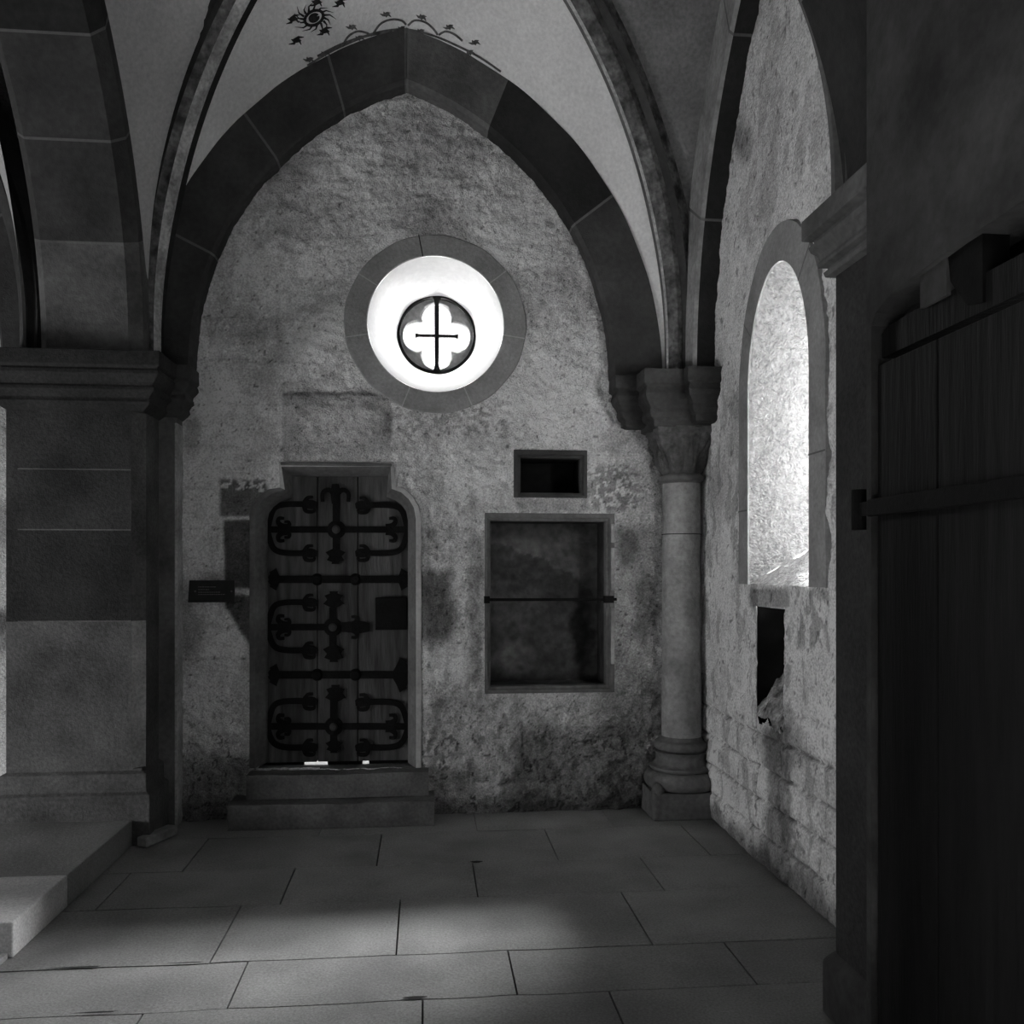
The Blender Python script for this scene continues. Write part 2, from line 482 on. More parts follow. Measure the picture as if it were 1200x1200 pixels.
def right_t(u, v, px, py):
    t = 1.02 + 0.7 * (fbm(u * 2.5, v * 2.5, 60, 5) - .5) + .4 * (fbm(u * 15, v * 9, 61, 4) - .5)
    def mulb(t, m, k): return t * (1 - m * (1 - k))
    w = (fbm(px / 10, py / 16, 70, 3) - 0.5) * 12
    fl = fbm(u * 30, v * 12, 121, 3)
    low = 1 - sstep(0.70, 0.92, v - (4.3 - u) * 0.05)
    cz = (v + 0.02 * vnoise(u * 3, v * 0, 4)) / 0.168; row = np.floor(cz); cu = (u + row * 0.171) / (0.26 + 0.05 * h2(row, row * 0, 3))
    j = np.minimum(np.minimum(cz % 1, 1 - cz % 1) * 0.168, np.minimum(cu % 1, 1 - cu % 1) * 0.26)
    t = mulb(t, low * (1 - sstep(0.003, 0.010, j)) * sstep(.35, .5, fl), 0.42)
    # dark run under the niche and the base stain
    t = mulb(t, boxm(px + w, py, 898, 924, 850, 1050, 6), 0.42)
    t = mulb(t, ell(px + w, py, 915, 875, 26, 30), 0.55)
    t = mulb(t, (1 - sstep(0.04, 0.18, v + (fbm(u * 8, v * 5, 7) - .5) * .18)), 0.35)
    t = mulb(t, (fbm(u * 12, v * 5, 18, 3) > .64) * sstep(2.9, 2.3, v) * 1.0, 0.68)
    t = mulb(t, ell(px, py, 872, 165, 10, 26), 0.55)
    t = mulb(t, (fbm(u * 5 + v * 2.5, v * 3 - u * 2, 28, 3) > .6) * sstep(3.0, 3.4, v), 0.78)
    t = mulb(t, boxm(px + w * .4, py, 880, 925, 690, 712, 2), 0.55)
    t = mulb(t, boxm(px + w * .4, py, 932, 972, 690, 760, 5) * (fl > .5), 0.55)
    t = mulb(t, ell(px + w, py, 960, 520, 12, 90) , .6)
    t *= 0.84 + 0.32 * fbm(u * 60, v * 40, 420, 2)
    t = np.where(fbm(u * 45, v * 28, 208, 2) > 0.78, t * 0.45, t)
    return np.clip(t, 0.03, 1.35)


wr = panel('wall_right', 'X', XR, 2.80, YW + 0.05, 0.0, 5.0, 0.0105, right_h, right_t, right_hole, 'wallR'); tag(wr, kind='structure')
bm = bmesh.new()
SY0, SY1 = 3.62, 4.14     # outer slit of the lancet
for y0, y1, z0, z1 in ((2.4, 3.55, -.3, 5.4), (4.66, 6.0, -.3, 5.4), (3.55, 4.66, -.3, .70), (3.55, 4.05, .70, 1.38), (4.57, 4.66, .70, 1.38), (3.55, 4.66, 3.08, 5.4)):
    add_box(bm, XR + 0.05, 2.15, y0, y1, z0, z1)
c2 = bm_obj('wall_right_core', bm, 'plain'); tag(c2, kind='structure')

# ------------------------------------------------------------------ FLOOR
rows = [(5.60, 5.15, [-1.45, -0.6, 0.30, 1.1]), (5.15, 4.60, [-1.205, -0.245, 0.69, 1.5]), (4.60, 4.115, [-1.45, -0.65, 0.243, 1.12]), (4.115, 3.52, [-0.82, -0.112, 0.911]),
        (3.52, 3.145, [-0.675, 0.325, 1.2]), (3.145, 2.62, [-0.95, -0.008, 0.653]), (2.62, 2.1, [-0.5, 0.5, 1.1]), (2.1, 1.4, [-.9, 0.1, .8]), (1.4, .6, [-.4, .6]), (.6, -.4, [-.8, .2, 1.0]), (-.4, -1.3, [-.3, .7])]
bm = bmesh.new(); tl = bm.verts.layers.float.new('tone')
rs = np.random.RandomState(4)
for ri, (ya, yb, js) in enumerate(rows):
    xs = [-5.4, -4.2, -3.1, -2.3] + js + [2.0]
    g_row = {2: 0.0025, 3: 0.0055, 4: 0.0045}.get(ri, 0.002)
    for k in range(len(xs) - 1):
        gx = 0.0035 if ri in (1, 2, 3, 4, 5) else 0.002
        x0, x1 = xs[k] + gx, xs[k + 1] - gx
        y1, y0 = ya - (0.0022 if ri != 4 else 0.005), yb + g_row
        tone = 0.92 + 0.16 * rs.rand(); dz = (rs.rand() - .5) * 0.003
        nx = max(2, int((x1 - x0) / 0.05)); ny = max(2, int((y1 - y0) / 0.05))
        G = []
        for i in range(nx + 1):
            row = []
            for j in range(ny + 1):
                x = x0 + (x1 - x0) * i / nx; y = y0 + (y1 - y0) * j / ny
                ed = min(i, nx - i, j, ny - j)
                a = np.array(x); b = np.array(y)
                yj = y + ((float(vnoise(a * 7, b * 0, 4)) - .5) * 0.006 if j in (0, ny) else 0)
                z = dz + (float(fbm(a * 3, b * 3, 6, 3)) - .5) * 0.006 - (0.003 if ed == 0 else 0)
                v = bm.verts.new((x, yj, z)); v[tl] = tone * (0.88 + 0.26 * float(fbm(a * 4, b * 4, 16, 4))); row.append(v)
            G.append(row)
        for i in range(nx):
            for j in range(ny): bm.faces.new((G[i][j], G[i + 1][j], G[i + 1][j + 1], G[i][j + 1]))
        rim = [G[i][0] for i in range(nx + 1)] + [G[nx][j] for j in range(1, ny + 1)] + [G[i][ny] for i in range(nx - 1, -1, -1)] + [G[0][j] for j in range(ny - 1, 0, -1)]
        low = [bm.verts.new((v.co.x, v.co.y, -0.03)) for v in rim]
        for i in range(len(rim)):
            bm.faces.new((rim[i], low[i], low[(i + 1) % len(rim)], rim[(i + 1) % len(rim)]))
for cx_, cy_, rx_, ry_ in ((0.262, 4.585, .030, .018), (-0.035, 3.150, .040, .012), (-1.30, 3.515, .10, .006), (-0.90, 3.515, .07, .005), (-1.10, 3.15, .07, .006)):
    c_ = [bm.verts.new((cx_ + rx_ * math.cos(q) * (1 + .3 * math.sin(q * 3 + cx_)), cy_ + ry_ * math.sin(q), .0055)) for q in [k * math.pi / 6 for k in range(12)]]
    bm.faces.new(c_).material_index = 1
fl = bm_obj('floor', bm, ['floor', 'gap'], smooth=50); tag(fl, kind='structure')
bm = bmesh.new(); add_box(bm, -5.5, 2.3, -1.4, 5.7, -0.3, -0.022); fb = bm_obj('floor_bed', bm, 'gap'); tag(fb, kind='structure')

# ------------------------------------------------------------------ rest of the shell
bm = bmesh.new()
# left outer wall with a window opening
for y0, y1, z0, z1 in ((-1.6, 2.4, -.3, 5.4), (4.2, 6.0, -.3, 5.4), (2.4, 4.2, -.3, 0.05), (2.4, 4.2, 2.0, 5.4)):
    add_box(bm, -5.6, -5.2, y0, y1, z0, z1)
o = bm_obj('wall_left', bm, 'plain'); tag(o, kind='structure')
bm = bmesh.new()
ZL = 0.47 * (4.1 + 1.3)
for x0, x1, z0, z1 in ((-5.6, -2.6, -.3, 5.4), (1.0, 2.3, -.3, 5.4), (-2.6, 1.0, 2.5, 5.4)):  # unseen opening, sized to let the added sun reach the floor
    add_box(bm, x0, x1, -1.6, -1.3, z0, z1)
o = bm_obj('wall_front', bm, 'plain'); tag(o, kind='structure')
bm = bmesh.new(); add_box(bm, -5.6, 2.3, -1.6, 6.02, 5.4, 5.6); add_box(bm, -5.2, 2.3, -1.3, 2.95, 4.9, 5.0)
o = bm_obj('ceiling_slab', bm, 'plain'); tag(o, kind='structure')


# ------------------------------------------------------------------ arches
def arc_pts(mid, half, rise, zs, a, n, side):
    """points of one half of a pointed arch at radial offset a; side -1 left / +1 right"""
    r = (half * half + rise * rise) / (2 * half); c = half - r; rho = r + a
    end = math.acos(max(-1, min(1, -c / rho)))
    return [(mid + side * (c + rho * math.cos(end * k / n)), zs + rho * math.sin(end * k / n)) for k in range(n + 1)]


def pointed_arch(name, axis, mid, half, rise, zs, prof, joints, mats, parent=None, mirror=None, tones=(0,), mort=2, n=60, smooth=25, plaster_strip=None):
    """prof: closed loop of (radial offset, depth coordinate). axis 'Y' -> arch in XZ plane, 'X' -> arch in YZ plane"""
    bm = bmesh.new()
    for side in (-1, 1):
        # arc parameter stops: even steps plus the joints
        ts = sorted(set([k / n for k in range(n + 1)] + [q for j in joints[side] for q in (j - 0.003, j + 0.003)]))
        r = (half * half + rise * rise) / (2 * half); c = half - r
        rings = []
        for t in ts:
            ring = []
            for a, b in prof:
                rho = r + a; end = math.acos(max(-1, min(1, -c / rho))); an = end * t
                u = mid + side * (c + rho * math.cos(an)); z = zs + rho * math.sin(an)
                wob = 0.004 * math.sin(t * 37 + a * 40) * (1 if a > 0.2 else 0)
                if axis == 'Y':
                    x = u; ring.append(((mirror - x) if mirror is not None else x, b, z + wob))
                else:
                    x = b; ring.append(((mirror - x) if mirror is not None else x, u, z + wob))
            rings.append(ring)
        V = [[bm.verts.new(p) for p in ring] for ring in rings]
        m = len(prof)
        for i in range(len(ts) - 1):
            tm = (ts[i] + ts[i + 1]) / 2
            is_m = any(abs(tm - j) < 0.003 for j in joints[side])
            blk = sum(1 for j in joints[side] if j < tm) + (3 if side > 0 else 0)
            for j in range(m):
                f = bm.faces.new((V[i][j], V[i][(j + 1) % m], V[i + 1][(j + 1) % m], V[i + 1][j]))
                f.material_index = mort if is_m else tones[blk % len(tones)]
        for e in (0, -1):
            try: bm.faces.new(V[e])
            except ValueError: pass
    return bm_obj(name, bm, mats, parent, smooth=smooth)


TBAND = 0.315
prof_back = [(0, YW + 0.06), (0, YF + 0.025), (0.02, YF), (TBAND, YF), (TBAND, YW + 0.06)]
o = pointed_arch('wall_arch', 'Y', MID, HALF, RISE, ZS, prof_back, {-1: [0.30, 0.60, 0.82, 0.998], 1: [0.42, 0.76, 0.998]}, ['dark', 'mid', 'mortar', 'darker'], tones=(0, 0, 0, 0, 3, 1, 0, 0))
tag(o, 'dark pointed sandstone arch framing the back wall around the round window', 'arch')
RY_HALF, RY_RISE, RY_MID = 1.08, 1.99, 5.165 - 1.08
prof_r = [(0, XR + 0.05), (0, 1.60), (0.02, 1.58), (0.29, 1.58), (0.29, XR + 0.05)]
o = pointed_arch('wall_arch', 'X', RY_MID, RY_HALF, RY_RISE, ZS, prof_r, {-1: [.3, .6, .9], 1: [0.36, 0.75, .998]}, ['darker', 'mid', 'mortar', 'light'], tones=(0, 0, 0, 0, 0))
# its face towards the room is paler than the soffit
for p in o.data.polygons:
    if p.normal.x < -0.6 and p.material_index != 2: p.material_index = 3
tag(o, 'narrow wall arch over the bright lancet window wall', 'arch')
AR = 1.04; ARISE = 1.80; AMID = 5.10 - AR
AX0 = -2.05
prof_a = [(0.0, AX0), (0, PX1 - 0.075), (0.055, PX1 - 0.012), (0.40, PX1 - 0.012), (0.40, AX0 - .05), (0.055, AX0 - 0.05)]
o = pointed_arch('arcade_arch', 'X', AMID, AR, ARISE, ZS, prof_a, {-1: [.25, .5, .75], 1: [0.27, 0.50, 0.72, .93]}, ['dark', 'mid', 'mortar', 'darker'], tones=(3, 0, 0, 1, 0, 0, 3))
tag(o, 'massive chamfered arch springing from the left pier towards the viewer', 'arch')
o = pointed_arch('transverse_arch', 'Y', MID, 1.57, 2.0, ZS, [(0, 2.55), (0, 3.0), (.3, 3.0), (.3, 2.55)], {-1: [.3, .6, .998], 1: [.3, .6]}, ['darker', 'mid', 'mortar'], tones=(0, 0, 0))
tag(o, 'dark arch over the near right impost crossing overhead', 'arch')
o = pointed_arch('wall_arch', 'Y', MID, HALF, RISE, ZS, prof_back, {-1: [0.34, 0.60, 0.82, 0.998], 1: [0.32, 0.62]}, ['dark', 'mid', 'mortar', 'darker'], tones=(0, 0, 0, 3, 0, 1), mirror=MIR)
tag(o, 'dark aisle wall arch at the far left edge behind the pier', 'arch')

# spandrel walls above arcade
def spandrel(name, axis, mid, half, rise, off, d0, d1, u0, u1, ztop, m):
    bm = bmesh.new()
    for d in (d0, d1):
        for side in (-1, 1):
            pts = arc_pts(mid, half, rise, ZS, off, 30, side)
            P = [[], []]
            for (u, z) in pts:
                z = min(z, ztop - .01)
                P[0].append((d, u, z) if axis == 'X' else (u, d, z)); P[1].append((d, u, ztop) if axis == 'X' else (u, d, ztop))
            e = u0 if side < 0 else u1
            P[0].insert(0, (d, e, ZS) if axis == 'X' else (e, d, ZS)); P[1].insert(0, (d, e, ztop) if axis == 'X' else (e, d, ztop))
            grid_mesh(bm, P)
    o = bm_obj(name, bm, m); tag(o, kind='structure'); return o
spandrel('wall_arcade', 'X', AMID, AR, ARISE, 0.38, AX0 - .04, PX1 - .022, 2.5, 5.55, 5.4, 'plain')
spandrel('wall_transverse', 'Y', MID, 1.57, 2.0, 0.28, 2.57, 2.98, -1.8, 1.75, 5.4, 'plain')

# ------------------------------------------------------------------ ribs and vault webs
BOSS = Vector((MID, 4.09, 4.99)); STILT = 0.2
COR = {'BL': Vector((-1.53, 5.28, ZS)), 'BR': Vector((1.49, 5.36, ZS)), 'FR': Vector((1.45, 3.08, ZS)), 'FL': Vector((-1.53, 3.08, ZS))}


def rib_frames(c, n=40, off=0.0):
    d = Vector((BOSS.x - c.x, BOSS.y - c.y, 0)); L = d.length; d.normalize(); H = BOSS.z - ZS - STILT
    r = (L * L + H * H) / (2 * L); rho = r + off; out = []
    end = math.acos((r - L) / rho) if r > L else math.pi / 2
    per = Vector((-d.y, d.x, 0))
    out.append((c - d * off, -d, per))
    for k in range(n + 1):
        a = end * k / n
        R = (-d) * math.cos(a) + Vector((0, 0, 1)) * math.sin(a)
        ctr = c + d * r + Vector((0, 0, STILT))
        out.append((ctr + R * rho, R, per))
    return out


def rib(name, c, strips, mirror=None):
    # across the rib: (side, radial) from web down, over the soffit, back up
    prof = [(-.125, .17), (-.125, .055), (-.075, .05), (-.065, .015), (-.035, .0), (-.014, .0), (.035, .0), (.065, .015), (.075, .05), (.125, .055), (.125, .17)]
    fr = rib_frames(c)
    bm = bmesh.new(); V = []
    for i, (p, R, per) in enumerate(fr):
        s = 0.72 + 0.28 * min(1, i / 10)
        ring = []
        for a, b in prof:
            q = p + per * a * s + R * b
            ring.append(bm.verts.new((mirror - q.x if mirror is not None else q.x, q.y, q.z)))
        V.append(ring)
    for i in range(len(V) - 1):
        for j in range(len(prof) - 1):
            f = bm.faces.new((V[i][j], V[i][j + 1], V[i + 1][j + 1], V[i + 1][j])); f.material_index = strips[j]
            if i in (14, 27): f.material_index = f.material_index
    return bm_obj(name, bm, ['dark', 'mid', 'ribL', 'mottle', 'darker'], smooth=30)


o = rib('vault_rib', COR['BL'], [3, 4, 4, 3, 3, 2, 2, 2, 4, 4]); tag(o, 'pale worn vault rib rising from above the left pier', 'rib')
ribBL = o
o = rib('vault_rib', COR['BR'], [1, 1, 1, 1, 2, 3, 3, 3, 0, 3]); tag(o, 'dark mottled vault rib rising from the corner column', 'rib')
o = rib('vault_rib', COR['FL'], [1] * 10); tag(o, 'vault rib rising from the nearer left pier, overhead', 'rib')
o = rib('vault_rib', COR['FR'], [1] * 10); tag(o, 'vault rib rising above the near right impost', 'rib')
o = rib('vault_rib', COR['BL'], [4, 4, 4, 0, 0, 0, 3, 3, 3, 3], mirror=MIR); tag(o, 'dark aisle vault rib at the upper left edge', 'rib')


def web(bm, A, B, bulge=0.05, m=8, mi=0):
    P = []
    for a, b in zip(A, B):
        a = Vector(a); b = Vector(b); w = (a - b).length
        P.append([a.lerp(b, k / m) + Vector((0, 0, bulge * w * math.sin(math.pi * k / m))) for k in range(m + 1)])
    grid_mesh(bm, P, mi)


def webs(name, mirror=None):
    bm = bmesh.new(); n = 40
    def rl(c):
        fr = rib_frames(c, 120, 0.06); pts = [f[0] for f in fr]
        return [pts[min(len(pts) - 1, round(k / n * (len(pts) - 1)))] for k in range(n + 1)]
    R = {k: rl(v) for k, v in COR.items()}
    for side, a, yfar, half, rise, off in ((-1, 'BL', YF + .02, HALF, RISE, TBAND - .008), (1, 'BR', YF + .02, HALF, RISE, TBAND - .008), (-1, 'FL', 2.99, 1.57, 2.0, .28), (1, 'FR', 2.99, 1.57, 2.0, .28)):
        A = [(u, yfar, z) for u, z in arc_pts(MID, half, rise, ZS, off, n, side)]; web(bm, A, R[a])
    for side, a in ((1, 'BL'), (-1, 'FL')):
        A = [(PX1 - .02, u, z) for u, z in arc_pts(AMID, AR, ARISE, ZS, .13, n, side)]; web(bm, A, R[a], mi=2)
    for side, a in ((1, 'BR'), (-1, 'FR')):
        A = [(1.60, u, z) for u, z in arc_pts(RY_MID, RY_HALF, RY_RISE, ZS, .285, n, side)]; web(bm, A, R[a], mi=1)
    if mirror is not None:
        for v in bm.verts: v.co.x = mirror - v.co.x
    bmesh.ops.remove_doubles(bm, verts=bm.verts[:], dist=0.0005)
    bvh = BVHTree.FromBMesh(bm)
    o = bm_obj(name, bm, ['vault', 'vaultD', 'vaultL'], smooth=60); tag(o, kind='structure'); return o, bvh


ceil, VB = webs('ceiling')
webs('ceiling_aisle', MIR)

# ------------------------------------------------------------------ painted ornament on the vault
def on_vault(px, py, off=0.004):
    d = Vector(ray(px, py)).normalized(); hit = VB.ray_cast(Vector((0, 0, EYE)), d)
    if hit[0] is None: return None
    return hit[0] - d * off


def ribbons(name, lines, m, parent):
    bm = bmesh.new()
    for pts, w in lines:
        n = len(pts); L = []
        for i, (x, y) in enumerate(pts):
            a = pts[max(0, i - 1)]; b = pts[min(n - 1, i + 1)]
            dx, dy = b[0] - a[0], b[1] - a[1]; l = math.hypot(dx, dy) or 1
            ww = (w(i / (n - 1)) if callable(w) else w) / 2
            p, q = on_vault(x - dy / l * ww, y + dx / l * ww), on_vault(x + dy / l * ww, y - dx / l * ww)
            if p is None or q is None: L = []; break
            L.append((bm.verts.new(p), bm.verts.new(q)))
        for i in range(len(L) - 1):
            bm.faces.new((L[i][0], L[i][1], L[i + 1][1], L[i + 1][0]))
    return bm_obj(name, bm, m, parent)


def curve2(P, n=14):
    """Catmull-Rom through 2-D points"""
    P = [P[0]] + list(P) + [P[-1]]; out = []
    for i in range(1, len(P) - 2):
        for k in range(n):
            t = k / n; a, b, c, d = P[i - 1], P[i], P[i + 1], P[i + 2]
            out.append(tuple(0.5 * (2 * b[j] + (c[j] - a[j]) * t + (2 * a[j] - 5 * b[j] + 4 * c[j] - d[j]) * t * t + (3 * b[j] - a[j] - 3 * c[j] + d[j]) * t ** 3) for j in (0, 1)))
    out.append(P[-2]); return out


ring_pts = lambda cx, cy, rx, ry, rot=-.5: [(cx + rx * math.cos(a) * math.cos(rot) - ry * math.sin(a) * math.sin(rot), cy + rx * math.cos(a) * math.sin(rot) + ry * math.sin(a) * math.cos(rot)) for a in [k * math.pi / 12 for k in range(25)]]
L = [(ring_pts(368, 21, 11.5, 8), 3.6), (ring_pts(368, 21, 3.6, 2.3), 6.5)]
for a in range(0, 360, 24):
    r = math.radians(a); k = 1 + .35 * ((a // 24) % 3)
    L.append(([(368 + 12 * math.cos(r), 21 + 8 * math.sin(r)), (368 + (14 + 3 * k) * math.cos(r + .18), 21 + (10 + 3 * k) * math.sin(r + .18)), (368 + (16 + 6 * k) * math.cos(r + .5), 21 + (12 + 5 * k) * math.sin(r + .5))], lambda t: 2.6 * (1 - t) + .4))
for cx, cy in ((343, 22), (347, 47), (380, 36), (371, 2), (398, 3)):
    for k, a in enumerate((-50, -15, 20, 120, 165)):
        r = math.radians(a - 20 + (cx % 3) * 9); q = (1.25, .8, 1.1, 1.3, .75)[k]; L.append(([(cx - 2, cy + 1), (cx + 4 * q * math.cos(r), cy + 3.5 * q * math.sin(r)), (cx + 8 * q * math.cos(r + .5), cy + 7 * q * math.sin(r + .5))], lambda t: 4.8 * (1 - t) + .8))
ribbons('painted_rosette', L, 'paint', ceil)
L = []
L.append((curve2([(360, 77), (385, 62), (408, 51), (435, 40), (460, 35), (480, 35), (505, 41), (530, 51), (560, 66), (587, 84)]), 2.6))
L.append((curve2([(372, 66), (400, 52), (430, 42), (460, 37)]), 3.2))
for p in ([(402, 53), (408, 43), (418, 37), (428, 38), (436, 42)], [(437, 40), (446, 28), (458, 23), (470, 24), (476, 29)], [(478, 30), (486, 24), (498, 26), (507, 33), (513, 41)], [(514, 41), (522, 37), (532, 40), (542, 48)]):
    L.append((curve2(p), 2.6))
for cx, cy in ((412, 32), (452, 17), (494, 20), (526, 32), (556, 50), (362, 70), (380, 63), (420, 45), (470, 34), (492, 37), (550, 62)):
    for a, q in ((-60, 1.2), (-10, 1.5), (40, .8), (150, 1.4), (200, .9)):
        r = math.radians(a + (cx % 5) * 8); L.append(([(cx, cy), (cx + 2.5 * q * math.cos(r), cy + 2.2 * q * math.sin(r)), (cx + 5 * q * math.cos(r + .4), cy + 4.4 * q * math.sin(r + .4))], lambda t: 4.4 * (1 - t) + .6))
ribbons('painted_garland', L, 'paint2', ceil)


# ------------------------------------------------------------------ imposts, piers, column
def moulding(bm, x0, x1, y0, y1, prof, sides, mi=0):
    """prof: (projection, z) from top to bottom; sides: which sides project (l,r,f,b)"""
    rings = []
    for p, z in prof:
        a = x0 - (p if 'l' in sides else 0); b = x1 + (p if 'r' in sides else 0); c = y0 - (p if 'f' in sides else 0); d = y1 + (p if 'b' in sides else 0)
        rings.append([bm.verts.new(q) for q in ((a, c, z), (b, c, z), (b, d, z), (a, d, z))])
    for i in range(len(rings) - 1):
        for j in range(4):
            f = bm.faces.new((rings[i][j], rings[i][(j + 1) % 4], rings[i + 1][(j + 1) % 4], rings[i + 1][j])); f.material_index = mi
    bm.faces.new(rings[0]); bm.faces.new(rings[-1][::-1])


def iprof(top, h, p):
    k = [(1, 0), (1, .26), (.86, .30), (.93, .34), (.95, .40), (.82, .46), (.66, .53), (.62, .58), (.68, .61), (.70, .67), (.54, .71), (.40, .78), (.42, .82), (.46, .86), (.30, .92), (.12, .97), (.0, 1.0)]
    return [(a * p, top - b * h) for a, b in k]


def pier(name, dy, label):
    e = empty(name, (-1.9, 5.3 + dy, 0.0), label, 'pier')
    bm = bmesh.new()
    ch = .06; y0, y1 = 5.10 + dy, YW + .1 + dy
    rings = []
    zs = [0.34, 0.75, 1.00, 1.22, 1.50, 1.72, 2.05, 2.40]
    for z in zs:
        c = ch * (1.0 if z > .5 else .9); w = 0.0
        rings.append([bm.verts.new(q) for q in ((PX0, y0, z), (PX1 - c, y0 + w, z), (PX1, y0 + c + w, z), (PX1, y1, z), (PX0, y1, z))])
    for i in range(len(rings) - 1):
        for j in range(5):
            f = bm.faces.new((rings[i][j], rings[i][(j + 1) % 5], rings[i + 1][(j + 1) % 5], rings[i + 1][j]))
            f.material_index = [1, 1, 1, 0, 0, 3, 3][i] if j == 0 else ([2, 2, 2, 1, 1, 1, 1][i] if j == 1 else 1)  # lower chamfer gets the pale colour in place of edge light
    bm_obj('shaft', bm, ['pier', 'pierL', 'pierE', 'pierU'], e)
    for z in (1.22, 1.72, 2.05):
        box('mortar_joint', PX0 + .06, PX1 - ch - .003, y0 - .0012, y0 + .02, z - .0035, z + .0035, 'mid', e)
    bm = bmesh.new(); moulding(bm, PX0, PX1, y0, y1, iprof(ZS, 0.31, 0.125), 'lrf')
    bm_obj('impost', bm, 'pier', e, bevel=0.004)
    bm = bmesh.new(); moulding(bm, PX0, PX1, y0, y1, [(0, .41), (.0, .40), (.028, .385), (.03, .29), (.055, .275), (.055, -.01)], 'lrf')
    bm_obj('plinth', bm, 'pierL', e, bevel=0.006)
    return e


pier('stone_pier', 0, 'broad chamfered sandstone pier left of the iron-bound door, standing on the platform')
e2 = pier('stone_pier', -2.62, 'nearer sandstone pier out of frame at the left')

e = empty('wall_pilaster', (-1.5, 5.46, 0), 'slim dark pilaster strip between the broad pier and the plastered back wall', 'pilaster')
box('shaft', -1.62, -1.447, 5.40, 5.56, 0.0, 2.42, 'mid', e, 0.006)
box('lit_edge', -1.455, -1.441, 5.396, 5.55, 0.0, 2.36, 'pierE', e, 0.004)  # thin pale strip added to draw the bright line down the edge
bm = bmesh.new(); moulding(bm, -1.62, -1.445, 5.40, 5.56, iprof(ZS, 0.29, 0.10), 'rf'); bm_obj('impost', bm, 'dark', e, bevel=0.003)

# near right pier
e = empty('stone_pier', (1.55, 2.72, 0), 'dark narrow pier beside the plank door with a moulded impost on top', 'pier')
bm = bmesh.new(); add_box(bm, 1.372, 1.8, 2.40, 2.90, 0, 2.5); bm_obj('shaft', bm, 'pier', e, bevel=0.015)
k = [(1, 0), (1, .32), (.62, .36), (.62, .42), (.80, .45), (.72, .54), (.50, .62), (.44, .70), (.52, .76), (.50, .80), (.20, .83), (.20, .87), (.34, .89), (.28, .97), (0, 1)]
bm = bmesh.new(); moulding(bm, 1.372, 1.8, 2.40, 2.90, [(a * .08, 2.70 - b * .215) for a, b in k], 'lb'); bm_obj('impost', bm, 'mid', e, bevel=0.003)
bm = bmesh.new(); moulding(bm, 1.372, 1.8, 2.40, 2.90, [(0, .22), (.03, .18), (.03, 0)], 'lb'); bm_obj('plinth', bm, 'dark', e, bevel=0.01)

# corner column
CXc, CYc = 1.578, 5.41
col_e = empty('corner_column', (CXc, CYc, 0), 'round stone corner column with carved capital in the corner beside the window wall', 'column')


def lathe(bm, cx, cy, prof, n=40, mi=0):
    P = [[(cx + r * math.cos(2 * math.pi * k / n), cy + r * math.sin(2 * math.pi * k / n), z) for r, z in prof] for k in range(n)]
    grid_mesh(bm, P, mi, close_u=True)


bm = bmesh.new(); lathe(bm, CXc, CYc, [(.122, .46), (.122, .50)] + [(.122 - .006 * (k / 20), .5 + 1.5 * k / 20 + 0.0) for k in range(21)] + [(.116, 2.03)])
for v in bm.verts:
    a = float(fbm(np.array(v.co.x * 30), np.array(v.co.z * 4), 3, 3)); v.co.x += (a - .5) * .006; v.co.y += (a - .5) * .006
bm_obj('shaft', bm, 'light', col_e, smooth=40)
bm = bmesh.new(); lathe(bm, CXc, CYc, [(.10, 1.716), (.1215, 1.717), (.1215, 1.722), (.10, 1.723)]); bm_obj('shaft_joint', bm, 'gap', col_e)
bm = bmesh.new()
def tor(r, z0, z1, b, n=8): return [(r - b + b * math.sin(math.pi * k / n), z0 + (z1 - z0) * (1 - math.cos(math.pi * k / n)) / 2) for k in range(n + 1)]
pr = [(.20, .165)] + tor(.232, .165, .275, .05) + [(.195, .285), (.198, .30), (.178, .31)] + [(.168 - .012 * math.sin(math.pi * k / 6), .315 + .07 * k / 6) for k in range(7)] + [(.175, .39)] + tor(.172, .395, .455, .03) + [(.135, .462), (.124, .48)]
lathe(bm, CXc, CYc, pr); bm_obj('base_moulding', bm, 'mid', col_e, smooth=50)
bm = bmesh.new(); add_box(bm, 1.357, 1.72, 5.235, 5.55, 0, .165)
pl = bm_obj('plinth', bm, 'mid', col_e, bevel=0.008)
bm = bmesh.new()
sp = bmesh.ops.create_uvsphere(bm, u_segments=14, v_segments=10, radius=1.0)
for v in bm.verts: v.co = Vector((1.395 + v.co.x * .04, 5.275 + v.co.y * .045, .175 + v.co.z * .05))
bm_obj('corner_spur', bm, 'mid', col_e, smooth=60)
# capital: bell going from round to square with leaf lobes
bm = bmesh.new(); P = []
n = 160
for k in range(n):
    a = 2 * math.pi * k / n; row = []
    c, s = math.cos(a), math.sin(a); sq = 1 / max(abs(c), abs(s))
    for j in range(25):
        t = j / 24
        z = 2.085 + .275 * t
        rr = .126 + .072 * t ** 1.2
        r = rr * (1 * (1 - t ** 1.5) + sq * t ** 1.5)
        r += 0.020 * math.sin(a * 8 + (math.pi if t > .5 else 0)) * math.sin(math.pi * ((t * 2) % 1)) ** .6 + 0.012 * abs(math.sin(a * 16)) * math.sin(math.pi * t) - .004
        if t > .84: r += .012
        row.append((CXc + r * c, CYc + r * s, z))
    P.append(row)
grid_mesh(bm, P, close_u=True); bm_obj('capital', bm, 'capM', col_e, smooth=50)
bm = bmesh.new(); lathe(bm, CXc, CYc, [(.115, 2.03)] + tor(.142, 2.04, 2.085, .02) + [(.115, 2.088)]); bm_obj('neck_ring', bm, 'mid', col_e, smooth=50)
k = [(1, 0), (1, .26), (.80, .30), (.84, .36), (.90, .42), (.82, .52), (.60, .60), (.50, .66), (.54, .74), (.44, .82), (.24, .86), (.24, .97), (0, 1)]
